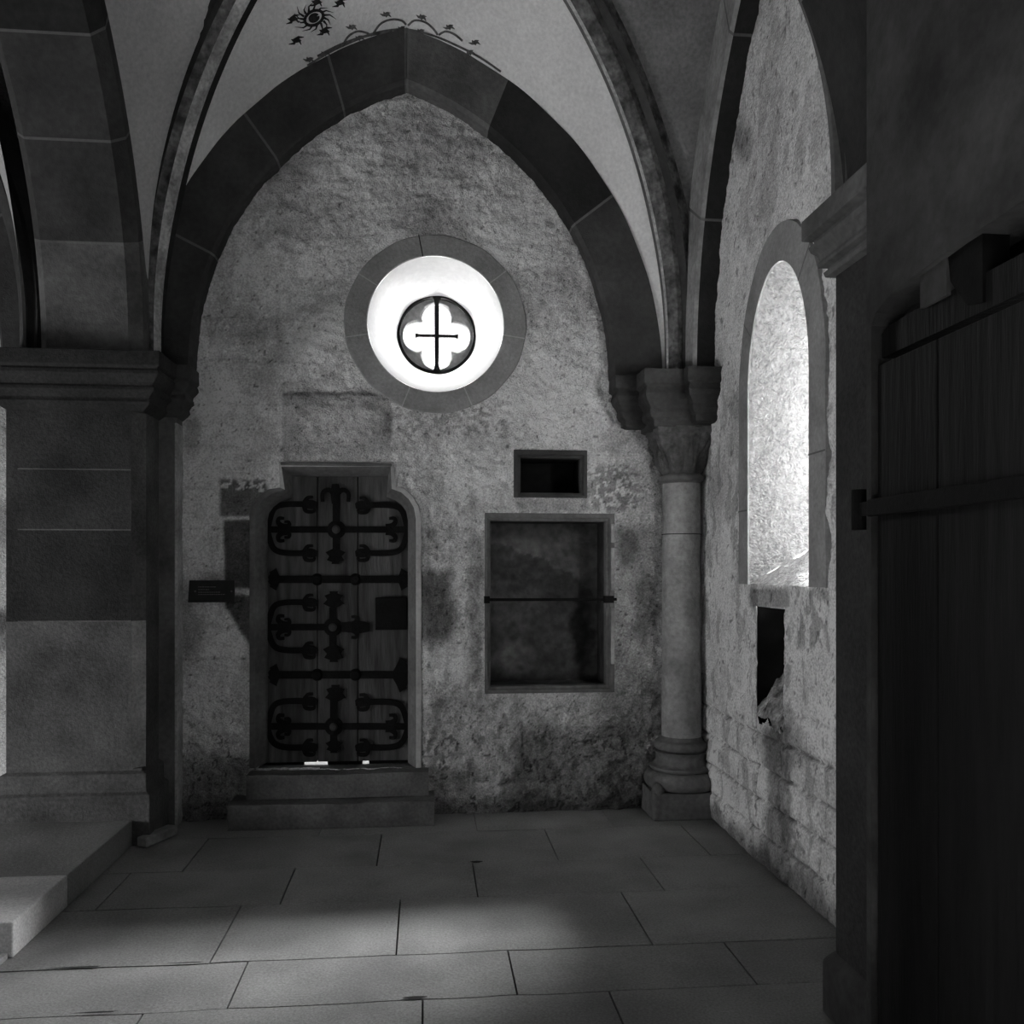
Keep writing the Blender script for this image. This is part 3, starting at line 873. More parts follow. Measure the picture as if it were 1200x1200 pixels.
bm = bmesh.new(); moulding(bm, 1.375, 1.72, 5.23, 5.55, [(a * .10, ZS - b * .335) for a, b in k], 'lf'); bm_obj('abacus', bm, 'abac', col_e, bevel=0.003)
bm = bmesh.new(); moulding(bm, 1.245, 1.42, 5.42, 5.55, [(a * .10, ZS - b * .30) for a, b in k], 'lf'); bm_obj('abacus', bm, 'abac', col_e, bevel=0.003)
bm = bmesh.new(); moulding(bm, 1.60, 1.75, 5.14, 5.4, [(a * .09, ZS - b * .31) for a, b in k], 'lf'); bm_obj('abacus', bm, 'abac', col_e, bevel=0.003)

# ------------------------------------------------------------------ platform and steps
pe = empty('stone_platform', (-3.4, 4.4, 0), 'low stone platform along the left edge carrying the broad pier', 'platform')
xj = [-5.2, -4.2, -3.3, -2.28, -1.583]
bm = bmesh.new(); tl = bm.verts.layers.float.new('tone')
for i, (x0, x1) in enumerate(zip(xj[:-1], xj[1:])):
    ys = [3.63, 4.22, 4.80, 5.56] if i != 3 else [3.63, 4.17, 5.56]
    for j, (y0, y1) in enumerate(zip(ys[:-1], ys[1:])):
        vs = add_box(bm, x0 + .002, x1 - .002, y0 + .002, y1 - .002, 0, .14)
        for v in vs: v[tl] = (2.1 if (j == 0 and i == 3) else 1.25 if j == 0 else 1.0) + .08 * math.sin(i * 3 + j)  # near edge slab lightened, carrying the light on the step face
bm_obj('slab', bm, 'floor', pe, bevel=0.006)
ls = empty('kerb_stone', (-2.0, 3.2, 0), 'low kerb strip running on from the platform end at the lower left edge', 'kerb')
box('kerb', -2.4, -1.60, 1.2, 3.625, 0, .025, 'floor', ls, 0.004)
for v in ls.children[0].data.vertices: pass
_a = ls.children[0].data.attributes.new('tone', 'FLOAT', 'POINT'); _a.data.foreach_set('value', [1.0] * len(ls.children[0].data.vertices))

def slab(name, x0, x1, y0, y1, z0, z1, m, label, seed, wear=0.006):
    bm = bmesh.new(); nx, ny = 40, 10
    add_box(bm, x0, x1, y0, y1, z0, z1)
    bmesh.ops.subdivide_edges(bm, edges=bm.edges[:], cuts=14, use_grid_fill=True)
    for v in bm.verts:
        x, y, z = v.co
        w = (float(fbm(np.array(x * 9), np.array(y * 9 + z * 7), seed, 3)) - .5) * 2 * wear
        if z > z1 - .001: v.co.z += w - wear * 1.2 * math.exp(-((x - (x0 + x1) / 2) / .3) ** 2)
        if y < y0 + .001: v.co.y += w
    o = bm_obj(name, bm, m, smooth=35); tag(o, label, 'step'); return o


slab('door_step', -1.128, 0.055, 5.272, YW + .02, 0.002, .148, 'stoneD', 'long lower dark stone step on the floor before the iron-bound door', 3)
slab('door_step', -1.045, 0.022, 5.385, YD + .02, .15, .292, 'stoneD', 'worn upper stone step directly under the iron-bound door', 9, .004)

# small block by pier foot
bm = bmesh.new(); vs = add_box(bm, -.035, .035, -.13, .13, 0, .055)
ob = bm_obj('stone_block', bm, 'light', bevel=0.01); ob.location = (-1.47, 5.12, 0.004); ob.rotation_euler = (0, 0, math.radians(-22))
tag(ob, 'small loose stone bar lying on the floor at the foot of the broad pier', 'stone')


# ------------------------------------------------------------------ ROUND WINDOW
w1 = empty('window_1', (OC[0], YW, OC[1]), kind='structure')
bm = bmesh.new(); n = 96
gaps = [math.radians(a) for a in (101, 38, -8, -66, -112, 190, 148)]
P = []
for k in range(n):
    a = 2 * math.pi * k / n; c, s = math.cos(a), math.sin(a)
    ro = R_OUT * (1.012 - .022 * abs(s) + .004 * math.sin(a * 13 + 1))
    P.append([(OC[0] + r * c, y, OC[1] + r * s) for r, y in ((ro, YW + .03), (ro, YW - .004), (ro - .006, YW - .008), (R_IN + .006, YW - .008), (R_IN, YW - .002))])
grid_mesh(bm, P, close_u=True); bm_obj('stone_ring', bm, 'ring', w1, smooth=30)
bm = bmesh.new()
for a in gaps:
    c, s = math.cos(a), math.sin(a); t = (-s * .0035, c * .0035)
    q = [(OC[0] + R_IN * c + t[0], YW - .0092, OC[1] + R_IN * s + t[1]), (OC[0] + R_OUT * c + t[0], YW - .0092, OC[1] + R_OUT * s + t[1]), (OC[0] + R_OUT * c - t[0], YW - .0092, OC[1] + R_OUT * s - t[1]), (OC[0] + R_IN * c - t[0], YW - .0092, OC[1] + R_IN * s - t[1])]
    f = bm.faces.new([bm.verts.new(v) for v in q]); f.material_index = 1 if a == gaps[0] else 0
bm_obj('ring_joint', bm, ['ringjoint', 'gap'], w1)
bm = bmesh.new(); P = []
for k in range(n):
    a = 2 * math.pi * k / n; c, s = math.cos(a), math.sin(a); row = []
    for j in range(13):
        t = j / 12; r = R_IN + (R_G - R_IN) * t; r *= 1 + .006 * math.sin(a * 7 + t * 5)
        row.append((OC[0] + (OG[0] - OC[0]) * t + r * c, YW + (YG - YW) * t, OC[1] + (OG[1] - OC[1]) * t + r * s))
    P.append(row)
grid_mesh(bm, P, close_u=True); bm_obj('splayed_reveal', bm, 'splay', w1, smooth=60)
# tracery plate with a quatrefoil opening
bm = bmesh.new(); outer = []; inner = []; nn = 128
def quatre(a):
    best = 0
    for q in range(4):
        cx, cz = .118 * math.cos(q * math.pi / 2), .118 * math.sin(q * math.pi / 2); R = .096
        c, s = math.cos(a), math.sin(a); b = c * cx + s * cz; D = b * b - (cx * cx + cz * cz - R * R)
        if D > 0: best = max(best, b + math.sqrt(D))
    return max(best, .10)
for k in range(nn):
    a = 2 * math.pi * k / nn; c, s = math.cos(a), math.sin(a); ri = quatre(a)
    inner.append([(OG[0] + (ri) * c, YG + .07, OG[1] + ri * s), (OG[0] + ri * c, YG + .02, OG[1] + ri * s), (OG[0] + (ri + (R_G - ri) * .35) * c, YG + .0, OG[1] + (ri + (R_G - ri) * .35) * s), (OG[0] + R_G * 1.3 * c, YG - .0, OG[1] + R_G * 1.3 * s), (OG[0] + R_G * 1.3 * c, YG + .07, OG[1] + R_G * 1.3 * s)])
grid_mesh(bm, inner, close_u=True); bm_obj('quatrefoil_tracery', bm, 'light', w1, smooth=50)
bm = bmesh.new()
vs = [bm.verts.new((OG[0] + .26 * math.cos(2 * math.pi * k / 48), YG + .05, OG[1] + .26 * math.sin(2 * math.pi * k / 48))) for k in range(48)]
bm.faces.new(vs); bm_obj('glass', bm, 'glass', w1)


def prism2(bm, pts, y0, y1, plane='Y', mi=0):
    """extrude a polygon given in (x,z) (plane Y) or (y,z) (plane X) between y0 and y1"""
    mk = (lambda u, v, d: (u, d, v)) if plane == 'Y' else (lambda u, v, d: (d, u, v))
    A = [bm.verts.new(mk(u, v, y0)) for u, v in pts]; B = [bm.verts.new(mk(u, v, y1)) for u, v in pts]
    m = len(pts)
    try: bm.faces.new(A).material_index = mi; bm.faces.new(B[::-1]).material_index = mi
    except ValueError: pass
    for i in range(m):
        f = bm.faces.new((A[i], B[i], B[(i + 1) % m], A[(i + 1) % m])); f.material_index = mi


bm = bmesh.new(); ox, oz = OG; yb = YG - .045
prism2(bm, [(ox - .026, oz + .25), (ox + .026, oz + .25), (ox + .015, oz + .21), (ox + .012, oz + .19), (ox + .016, oz + .185), (ox + .014, oz - .13), (ox + .012, oz - .2), (ox + .026, oz - .25), (ox - .026, oz - .25), (ox - .012, oz - .2), (ox - .014, oz - .13), (ox - .016, oz + .185), (ox - .012, oz + .19), (ox - .015, oz + .21)], yb, yb + .02)
prism2(bm, [(ox - .142, oz + .004), (ox - .118, oz - .002), (ox + .118, oz - .002), (ox + .142, oz + .004), (ox + .142, oz - .026), (ox + .118, oz - .020), (ox - .118, oz - .020), (ox - .142, oz - .026)], yb - .004, yb + .016)
bm_obj('iron_cross', bm, 'iron', w1)
bm = bmesh.new(); P = []
for k in range(64):
    a = 2 * math.pi * k / 64; c, s = math.cos(a), math.sin(a)
    P.append([(OG[0] + r * c, y, OG[1] + r * s) for r, y in ((.262, yb), (.243, yb), (.243, yb + .05), (.262, yb + .05), (.262, yb))])
grid_mesh(bm, P, close_u=True); bm_obj('iron_ring', bm, 'iron', w1)

# ------------------------------------------------------------------ LANCET WINDOW
w2 = empty('window_2', (XR, 4.2, WZ0), kind='structure')
inn = lancet(WY0, WY1, WZ0, WZS, WZT); out = lancet(SY0, SY1, 1.78, 2.45, 2.80)
bm = bmesh.new(); P = []
for (a, b) in zip(inn, out):
    row = []
    for k in range(25):
        t = k / 24; y = a[0] + (b[0] - a[0]) * t; z = a[1] + (b[1] - a[1]) * t; x = XR - .004 + .45 * t
        row.append([x, y, z])
    P.append(row)
# refine along the outline
P2_ = []
for i in range(len(P) - 1):
    for s in range(4):
        P2_.append([[P[i][k][q] + (P[i + 1][k][q] - P[i][k][q]) * s / 4 for q in range(3)] for k in range(25)])
P2_.append(P[-1])
for row in P2_:
    for k, p in enumerate(row):
        d = (float(fbm(np.array(p[0] * 22), np.array(p[2] * 22 + p[1] * 10), 5, 4)) - .5) * .016 * min(1, k / 3)
        pit = float(fbm(np.array(p[0] * 60), np.array(p[2] * 60), 15, 2)); d += .016 * (pit > .70) * min(1, k / 3)
        jz = min(abs(p[2] - z) for z in (1.83, 2.17, 2.46, 2.76)); d += .004 * (jz < .006)
        p[1] += d
grid_mesh(bm, P2_); bm_obj('splayed_jamb', bm, 'jamb', w2, smooth=60)
bm = bmesh.new(); P = []
for i in range(31):
    t = i / 30; row = []
    for j in range(25):
        s = j / 24; y0 = WY0 + (SY0 - WY0) * t; y1 = WY1 + (SY1 - WY1) * t; y = y0 + (y1 - y0) * s
        z = WZ0 + .36 * t + (float(fbm(np.array(t * 9), np.array(s * 9), 8, 4)) - .5) * .05 * min(1, i / 3) - (.012 if abs(s - (.2 + .6 * t)) < .03 else 0)
        row.append((XR - .004 + .45 * t, y, z))
    P.append(row)
grid_mesh(bm, P); bm_obj('window_sill', bm, 'jamb', w2, smooth=60)
# stone surround
ori = lancet(WY0 - .18, WY1 + .135, WZ0 + .0, WZS, WZT + .185)
bm = bmesh.new(); P = []
ins = lancet(WY0 - .003, WY1 + .003, WZ0, WZS, WZT + .003)
for i, (a, b) in enumerate(zip(ins, ori)):
    w = .012 * math.sin(i * 1.3)
    P.append([(XR + .04, a[0], a[1]), (XR - .012, a[0], a[1]), (XR - .014, (b[0] - a[0]) * .97 + a[0] + w * .3, (b[1] - a[1]) * .97 + a[1]), (XR + .01, b[0] + w * .3, b[1])])
grid_mesh(bm, P); bm_obj('stone_surround', bm, 'ring', w2, smooth=35)
bm = bmesh.new()
for i in (4, 15, 21, 31, 42):
    a, b = ins[i], ori[i]; d = .004
    q = [(XR - .0155, a[0], a[1] - d), (XR - .0155, b[0] * .97 + a[0] * .03, b[1] * .97 + a[1] * .03 - d), (XR - .0155, b[0] * .97 + a[0] * .03, b[1] * .97 + a[1] * .03 + d), (XR - .0155, a[0], a[1] + d)]
    bm.faces.new([bm.verts.new(v) for v in q])
bm_obj('surround_joint', bm, 'mortar', w2)

# ragged recess under the lancet
e = empty('wall_recess', (XR, 4.3, .8), 'ragged narrow recess in the wall below the bright lancet window', 'recess')
bm = bmesh.new()
y0_, y1_, za_, zb2 = NY0 - .03, NY1 + .03, NZ0 - .12, NZ1 + .02
for q in (((XR + .02, y0_, za_), (XR + .26, y0_ + .02, za_), (XR + .26, y0_ + .02, zb2), (XR + .02, y0_, zb2)), ((XR + .02, y1_, za_), (XR + .26, y1_ - .02, za_), (XR + .26, y1_ - .02, zb2), (XR + .02, y1_, zb2)),
          ((XR + .26, y0_, za_), (XR + .26, y1_, za_), (XR + .26, y1_, zb2), (XR + .26, y0_, zb2)), ((XR + .02, y0_, zb2), (XR + .26, y0_, zb2), (XR + .26, y1_, zb2), (XR + .02, y1_, zb2))):
    bm.faces.new([bm.verts.new(v) for v in q])
bm_obj('recess_lining', bm, 'void', e)
bm = bmesh.new(); P = []
for i in range(21):
    P.append([(XR + .0 + .25 * i / 20, NY0 - .03 + (NY1 - NY0 + .06) * j / 20, NZ0 - .05 + .30 * (i / 20) ** .6 + (float(fbm(np.array(i * .3), np.array(j * .3), 8, 4)) - .5) * .10) for j in range(21)])
grid_mesh(bm, P); bm_obj('rubble_fill', bm, 'rubble', e, smooth=60)

# ------------------------------------------------------------------ IRON-BOUND DOOR

d1 = empty('door_1', (-.55, YD, .3), kind='structure')
Aout = AOUT
Bin = [(313, 893), (313, 609), (315, 601), (320, 594), (329, 587), (342, 583), (342, 558), (455, 558), (453, 582), (463, 586), (470, 591), (476, 599), (478, 610), (478, 893)]
bm = bmesh.new(); P = []
for a, b in zip(Aout, Bin):
    p = P2(*a); q = P2(*b, YD - .03); m_ = P2(*b, YD - .03)
    px_, pz_ = p[0] + (q[0] - p[0]) * .85, p[1] + (q[1] - p[1]) * .85
    P.append([(p[0], YW + .03, p[1]), (p[0], YW - .006, p[1]), (px_, YW + .06, pz_), (q[0], YD - .03, q[1]), (q[0], YD + .02, q[1])])
    # widen a collar outwards so the ragged skin edge is covered
bm_c = bmesh.new(); CP = []
for i, a in enumerate(Aout):
    p = P2(*a); nx, nz = [(-1, 0), (-1, 0), (-.95, .3), (-.7, .7), (-.5, .85), (-.9, .4), (-.5, .9), (.5, .9), (.9, .4), (.5, .85), (.7, .7), (.95, .3), (1, 0), (1, 0)][i]
    CP.append([(p[0] + nx * .034, YW + .004, p[1] + nz * .034), (p[0] + nx * .030, YW - .004, p[1] + nz * .030), (p[0], YW - .0065, p[1])])
grid_mesh(bm_c, CP, lambda i, j: 0 if i < 5 else 1)
bm_obj('surround_edge', bm_c, ['mid', 'plain'], d1, smooth=25)
grid_mesh(bm, P)
bm_obj('stone_surround', bm, 'mid', d1, smooth=25)
xa, xb = P2(308, 700, YD)[0], P2(484, 700, YD)[0]; xs_ = [xa, P2(372, 700, YD)[0], P2(419.5, 700, YD)[0], xb]
zb_, zt_ = P2(400, 893, YD)[1], P2(400, 548, YD)[1]
for i in range(3):
    box('plank', xs_[i] + .0025, xs_[i + 1] - .0025, YD, YD + .05, zb_ + (.004 if i == 1 else .004), zt_, 'wood', d1, .004)
# lining behind the door so no daylight comes round its edges, two chinks stay open at the sill
bm = bmesh.new(); add_box(bm, xa - .1, xb + .1, YD + .052, YD + .07, zb_ + .01, zt_ + .2)
for x0, x1 in ((xa - .1, P2(355, 0, YD)[0]), (P2(383, 0, YD)[0], P2(424, 0, YD)[0]), (P2(432, 0, YD)[0], xb + .1)):
    add_box(bm, x0, x1, YD + .052, YD + .07, zb_ - .05, zb_ + .01)
bm_obj('door_backing', bm, 'wood2', d1)

YI = YD - .012
BANDN = [0]


def band(bm, pts, w, smooth=True, y=YI, th=.014):
    """flat iron band following pixel-like 2-D points (converted on the door plane)"""
    BANDN[0] += 1; y = y - .00035 * (BANDN[0] % 19)      # overlapping bands lie on one another
    c = curve2(pts, 8) if smooth and len(pts) > 2 else pts
    n = len(c); Lv = []
    for i, (x, yy) in enumerate(c):
        a = c[max(0, i - 1)]; b = c[min(n - 1, i + 1)]; dx, dy = b[0] - a[0], b[1] - a[1]; l = math.hypot(dx, dy) or 1
        ww = (w(i / (n - 1)) if callable(w) else w) / 2 * 1.22
        p = P2(x - dy / l * ww, yy + dx / l * ww, y); q = P2(x + dy / l * ww, yy - dx / l * ww, y)
        Lv.append([bm.verts.new((p[0], y + th, p[1])), bm.verts.new((p[0], y, p[1])), bm.verts.new((q[0], y, q[1])), bm.verts.new((q[0], y + th, q[1]))])
    for i in range(n - 1):
        for j in range(3): bm.faces.new((Lv[i][j], Lv[i][j + 1], Lv[i + 1][j + 1], Lv[i + 1][j]))
    bm.faces.new(Lv[0]); bm.faces.new(Lv[-1][::-1])


def curl(bm, x, y, sx, sy, s=1.0):
    band(bm, [(x, y), (x + 6 * sx * s, y + 1 * sy * s), (x + 11 * sx * s, y + 5 * sy * s), (x + 10 * sx * s, y + 10 * sy * s), (x + 4 * sx * s, y + 10 * sy * s)], lambda t: 6.2 * s * (1 - t * .55))


def fork(bm, x, y, sx, s=1.0):
    """animal-head like forked end of a scroll"""
    band(bm, [(x - 12 * sx * s, y), (x, y), (x + 8 * sx * s, y + 1)], lambda t: 5 * s + 4 * s * math.sin(t * 3.1))
    band(bm, [(x - 9 * sx * s, y), (x - 4 * sx * s, y - 8 * s), (x + 3 * sx * s, y - 9 * s)], lambda t: 5 * s * (1 - .5 * t))
    band(bm, [(x - 8 * sx * s, y), (x - 6 * sx * s, y + 8 * s), (x + 3 * sx * s, y + 9 * s), (x + 5 * sx * s, y + 5 * s)], lambda t: 5 * s * (1 - .5 * t))


def palmette(bm, x, y, dirn, s=1.0, l=20):
    for a, k in ((-1.0, .78), (-.5, .95), (0, 1), (.5, .95), (1.0, .78)):
        ex, ey = x + math.sin(a) * l * k * .72 * s, y + dirn * math.cos(a) * l * k * s
        band(bm, [(x, y), ((x + ex) / 2, (y + ey) / 2), (ex, ey)], lambda t: (2.5 + 6.0 * t) * s)


def cscroll(bm, side, cx, yt, yc, yb_, edge, tip):
    m = (yt + yb_) / 2
    band(bm, [(tip, yt), (edge + 22 * side, yt), (edge + 8 * side, yt + 5), (edge + 2 * side, yc - 8), (edge + 1 * side, yc), (edge + 2 * side, yc + 8), (edge + 8 * side, yb_ - 5), (edge + 22 * side, yb_), (tip, yb_)], 5.6)
    fork(bm, tip + 0 * side, yt, side, .95); fork(bm, tip + 0 * side, yb_, side, .95)


def scroll_hinge(yt, yc, yb_, cx, up, down, right=True):
    bm = bmesh.new()
    cscroll(bm, 1, cx, yt, yc, yb_, 313, 364)
    band(bm, [(316, yc), (cx, yc)], 6.2, False)
    for sy in (-1, 1): curl(bm, 337, yc + 3 * sy, -1, sy, 1.0); curl(bm, 330, yc + 1 * sy, 1, sy, .8)
    if right:
        cscroll(bm, -1, cx, yt + 1, yc, yb_, 478, 424); band(bm, [(cx, yc), (476, yc)], 6.2, False)
        for sy in (-1, 1): curl(bm, 452, yc + 3 * sy, 1, sy, 1.0)
    else:
        band(bm, [(cx, yc), (418, yc), (424, yc), (433, yc)], lambda t: 7 + 5 * math.sin(t * 3.1), True)
        for sy in (-1, 1): curl(bm, 408, yc + 3 * sy, 1, sy, .9)
    band(bm, [(cx, up), (cx, down)], lambda t: 6 + 2 * abs(t - .5), False)
    o = bm_obj('scroll_hinge', bm, 'iron', d1)
    bm = bmesh.new(); c = P2(cx, yc, YI); lathe_y(bm, c[0], c[1], YI, .058, .018); bm_obj('centre_plate', bm, 'iron', o)
    bm = bmesh.new(); lathe_y(bm, c[0], c[1], YI - .016, .026, .02); bm_obj('boss', bm, 'dark', o)
    return o


def lathe_y(bm, x, z, y, r, h, n=20):
    P = [[(x + rr * math.cos(2 * math.pi * k / n), yy, z + rr * math.sin(2 * math.pi * k / n)) for rr, yy in ((r, y + .01), (r * .95, y), (r * .6, y - h * .5), (.001, y - h * .6))] for k in range(n)]
    grid_mesh(bm, P, close_u=True)


h = scroll_hinge(591, 620.5, 648, 394, 576, 645)
bm = bmesh.new(); palmette(bm, 393, 643, 1, .9, 20)
for sx in (-1, 1): band(bm, [(393 + sx, 590), (393 + 3 * sx, 578), (393 + 9 * sx, 574), (393 + 15 * sx, 578), (393 + 15 * sx, 588)], lambda t: 5.5 - 2 * t)
band(bm, [(393, 590), (393, 580), (393, 567)], lambda t: 6 + 3 * math.sin(t * 3.1)); bm_obj('palmette', bm, 'iron', h)
h = scroll_hinge(706, 735, 762, 390, 712, 765, right=False)
bm = bmesh.new(); palmette(bm, 391, 712, -1, .95, 20); palmette(bm, 391, 756, 1, .95, 21); bm_obj('palmette', bm, 'iron', h)
h = scroll_hinge(822, 851.5, 876, 391, 818, 878)
bm = bmesh.new(); palmette(bm, 393, 822, -1, .95, 20); palmette(bm, 391, 868, 1, .8, 18); bm_obj('palmette', bm, 'iron', h)
for yc, xl, xr in ((679, 315, 477), (791, 315, 470)):
    bm = bmesh.new(); band(bm, [(xl, yc), (xr, yc)], 7.2, False)
    for sx, x in ((1, xl + 12), (-1, xr - 10)):
        for a in (-.9, -.45, 0, .45, .9):
            big = 1.35 if (yc > 700 and sx < 0) else .8
            band(bm, [(x, yc), (x - sx * 8 * math.cos(a) * big, yc + 8 * math.sin(a) * big), (x - sx * 15 * math.cos(a) * big, yc + 17 * math.sin(a) * big)], lambda t: 3 + 5 * t)
    o = bm_obj('strap_band', bm, 'iron', d1)
    for x in (371.5, 416.5):
        bm = bmesh.new(); c = P2(x, yc, YI); lathe_y(bm, c[0], c[1], YI, .038, .03); bm_obj('boss', bm, 'iron', o)
bm = bmesh.new(); a = P2(440, 738, YI); b = P2(477, 700, YI); add_box(bm, a[0], b[0], YI - .03, YI + .012, a[1], b[1]); bm_obj('lock_case', bm, 'iron', d1, bevel=.004)

# lintel slab over the door
bm = bmesh.new(); a = P2(329, 557); b = P2(459, 546)
add_box(bm, a[0], b[0], YW - .02, YW + .03, b[1] - .004, b[1] + .012)
lt = bm_obj('stone_lintel', bm, 'mid', bevel=.004); tag(lt, 'thin projecting stone lintel edge directly over the iron-bound door', 'lintel')

# ------------------------------------------------------------------ NICHES
def niche(name, label, px0, px1, py0, py1, ox0, ox1, oy0, oy1, depth, mback, bar=None, proud=.006, fm='mid', tone=None):
    """frame outer px rect, opening rect o*, depth of recess"""
    a = P2(px0, py1); b = P2(px1, py0); c = P2(ox0, oy1); d = P2(ox1, oy0)
    e = empty(name, ((a[0] + b[0]) / 2, YW, a[1]), label, 'niche')
    bm = bmesh.new()
    O = [(a[0], a[1]), (b[0], a[1]), (b[0], b[1]), (a[0], b[1])]; I = [(c[0], c[1]), (d[0], c[1]), (d[0], d[1]), (c[0], d[1])]
    yf = YW - proud; g = .018
    P = []
    for o_, i_ in zip(O, I):
        dx = 1 if i_[0] > o_[0] else -1; dz = 1 if i_[1] > o_[1] else -1
        P.append([(o_[0], YW + .02, o_[1]), (o_[0], yf, o_[1]), (i_[0] - dx * g, yf, i_[1] - dz * g), (i_[0] - dx * g, yf + .02, i_[1] - dz * g), (i_[0], yf + .024, i_[1]), (i_[0], YW + .09, i_[1])])
    grid_mesh(bm, P, close_u=True); bm_obj('frame', bm, fm, e, bevel=.003)
    bm = bmesh.new()
    y0, y1 = YW + .06, YW + depth; q = .002
    R0 = [(c[0] - q, c[1] - q), (d[0] + q, c[1] - q), (d[0] + q, d[1] + q), (c[0] - q, d[1] + q)]
    grid_mesh(bm, [[(x, y0, z), (x, y1, z)] for x, z in R0], close_u=True)
    bm_obj('recess_lining', bm, mback, e)
    bk = panel('back_panel', 'Y', y1 - .02, c[0] - .03, d[0] + .03, c[1] - .03, d[1] + .03, .01, lambda u, v: (fbm(u * 10, v * 10, 7, 4) - .5) * .02, tone or (lambda u, v, px, py: 0 * u + 1), None, 'nicheD' if tone else mback)
    bk.parent = e; bk.matrix_parent_inverse = Matrix.Translation(ploc(e)).inverted()
    return e


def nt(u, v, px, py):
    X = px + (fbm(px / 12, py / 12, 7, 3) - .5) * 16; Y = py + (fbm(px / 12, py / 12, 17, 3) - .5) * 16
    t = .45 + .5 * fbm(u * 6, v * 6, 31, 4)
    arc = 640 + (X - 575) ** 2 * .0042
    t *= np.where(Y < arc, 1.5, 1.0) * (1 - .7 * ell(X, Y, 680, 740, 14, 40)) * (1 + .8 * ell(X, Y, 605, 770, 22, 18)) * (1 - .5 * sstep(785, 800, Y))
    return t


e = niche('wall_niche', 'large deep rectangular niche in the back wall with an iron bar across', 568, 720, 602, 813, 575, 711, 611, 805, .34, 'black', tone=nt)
bm = bmesh.new(); a = P2(567, 707, YW + .01); b = P2(722, 698, YW + .01)
add_box(bm, a[0], b[0], YW - .012, YW + .008, (a[1] + b[1]) / 2 - .009, (a[1] + b[1]) / 2 + .009)
add_box(bm, a[0], a[0] + .035, YW - .02, YW + .01, (a[1] + b[1]) / 2 - .022, (a[1] + b[1]) / 2 + .022)
add_box(bm, b[0] - .085, b[0] - .02, YW - .02, YW + .01, (a[1] + b[1]) / 2 - .022, (a[1] + b[1]) / 2 + .022)
bm_obj('iron_bar', bm, 'iron', e, bevel=.002)
bm = bmesh.new()
for z0, z1 in ((614, 636), (642, 692), (712, 778)):
    p = P2(715.5, z1); q = P2(719.5, z0); add_box(bm, p[0], q[0], YW - .022, YW, p[1], q[1])
bm_obj('rebate_strip', bm, 'light', e, bevel=.004)
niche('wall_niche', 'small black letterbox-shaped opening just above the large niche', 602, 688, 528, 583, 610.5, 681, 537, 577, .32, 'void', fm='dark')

# ------------------------------------------------------------------ SIGN
a = onY(222, 706, YW - .03); b = onY(275, 680, YW - .03)
e = empty('wall_sign', (a[0], YW - .02, a[2]), 'small dark rectangular sign plate with pale text left of the iron-bound door', 'sign')
bm = bmesh.new(); prism2(bm, [(a[0] - .008, a[2]), (b[0], a[2] - .0), (b[0], b[2]), (a[0] + .0, b[2])], YW - .035, YW - .022); bm_obj('plate', bm, 'sign', e, bevel=.002)
w = b[0] - a[0]; hh = b[2] - a[2]
bm = bmesh.new()
for fz, f0, f1 in ((.70, .20, .55), (.58, .20, .42), (.46, .20, .66), (.36, .20, .74)):
    x = a[0] + w * f0; i = 0
    while x < a[0] + w * f1:
        lw = .006 + .007 * ((i * 7 + int(fz * 100)) % 5) / 4; add_box(bm, x, x + lw, YW - .0365, YW - .035, a[2] + hh * fz - .0016, a[2] + hh * fz + .0016); x += lw + .0035; i += 1
bm_obj('text_lines', bm, 'signtext', e)
for fx in (.13, .93):
    bm = bmesh.new(); lathe_y(bm, a[0] + w * fx, a[2] + hh * .5, YW - .0355, .006, .004, 12); bm_obj('screw', bm, 'mid', e)

# ------------------------------------------------------------------ SIDE DOOR (near right)
DY0, DY1, DZ = 1.15, 2.475, 2.10
bm = bmesh.new()
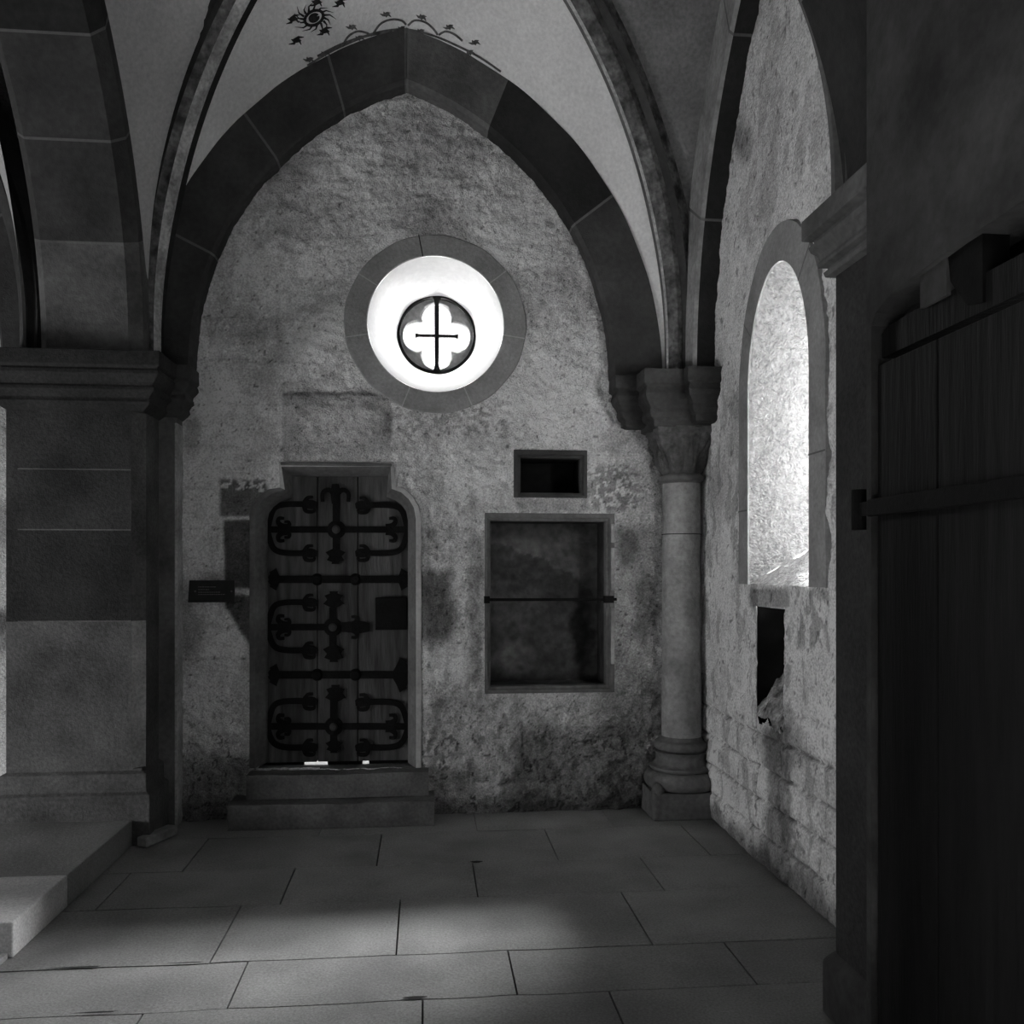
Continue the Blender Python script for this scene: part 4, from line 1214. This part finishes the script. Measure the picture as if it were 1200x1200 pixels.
# wall: above and before the opening (opening has a softly rounded far top corner)
TOPZ = 2.285
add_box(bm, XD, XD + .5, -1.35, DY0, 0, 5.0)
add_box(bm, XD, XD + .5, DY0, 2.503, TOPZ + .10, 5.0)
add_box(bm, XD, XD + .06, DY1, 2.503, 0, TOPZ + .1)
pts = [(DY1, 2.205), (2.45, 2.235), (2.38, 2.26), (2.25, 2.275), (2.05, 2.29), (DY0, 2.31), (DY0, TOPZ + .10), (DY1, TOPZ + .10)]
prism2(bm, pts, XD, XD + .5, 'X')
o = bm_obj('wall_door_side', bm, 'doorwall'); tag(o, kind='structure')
d2 = empty('door_2', (XD, 1.8, 0), kind='structure')
box('recess_back', XD + .14, XD + .2, DY0 - .1, DY1 + .02, 2.05, TOPZ + .09, 'void', d2)
ys = [DY1 - .01, 2.16, 1.80, 1.46, DY0]
for i in range(4):
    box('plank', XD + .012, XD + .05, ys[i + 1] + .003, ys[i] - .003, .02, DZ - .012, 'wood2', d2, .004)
bm = bmesh.new(); prism2(bm, [(DY1 - .005, DZ + .012), (DY1 - .005, 2.18), (2.44, 2.195), (2.30, 2.20), (DY0, 2.20), (DY0, DZ + .012)], XD + .03, XD + .09, 'X'); bm_obj('lintel_board', bm, 'wood2', d2)
bm = bmesh.new(); prism2(bm, [(2.25, 2.19), (2.13, 2.19), (2.13, 2.30), (2.25, 2.28)], XD + .018, XD + .09, 'X'); bm_obj('plaster_infill', bm, 'doorwall', d2)
bm = bmesh.new(); prism2(bm, [(2.13, 2.29), (1.99, 2.295), (1.99, 2.13), (2.05, 2.14), (2.12, 2.22)], XD + .022, XD + .09, 'X'); bm_obj('iron_bracket', bm, 'void', d2)
bm = bmesh.new(); add_box(bm, XD - .004, XD + .013, DY0, DY1 + .02, 1.655, 1.705); s = bm_obj('strap_hinge', bm, 'iron', d2, bevel=.004)
bm = bmesh.new(); lathe(bm, XD + .012, DY1 + .095, [(.001, 1.62), (.024, 1.62), (.024, 1.74), (.001, 1.74)], 14); add_box(bm, XD + .0, XD + .03, DY1, DY1 + .10, 1.66, 1.70); bm_obj('hinge_pintle', bm, 'iron', s)
bm = bmesh.new(); lathe(bm, XD + .03, DY1 + .03, [(.001, 1.44), (.018, 1.44), (.02, 1.46), (.018, 1.49), (.001, 1.49)], 12); bm_obj('iron_staple', bm, 'iron', d2)
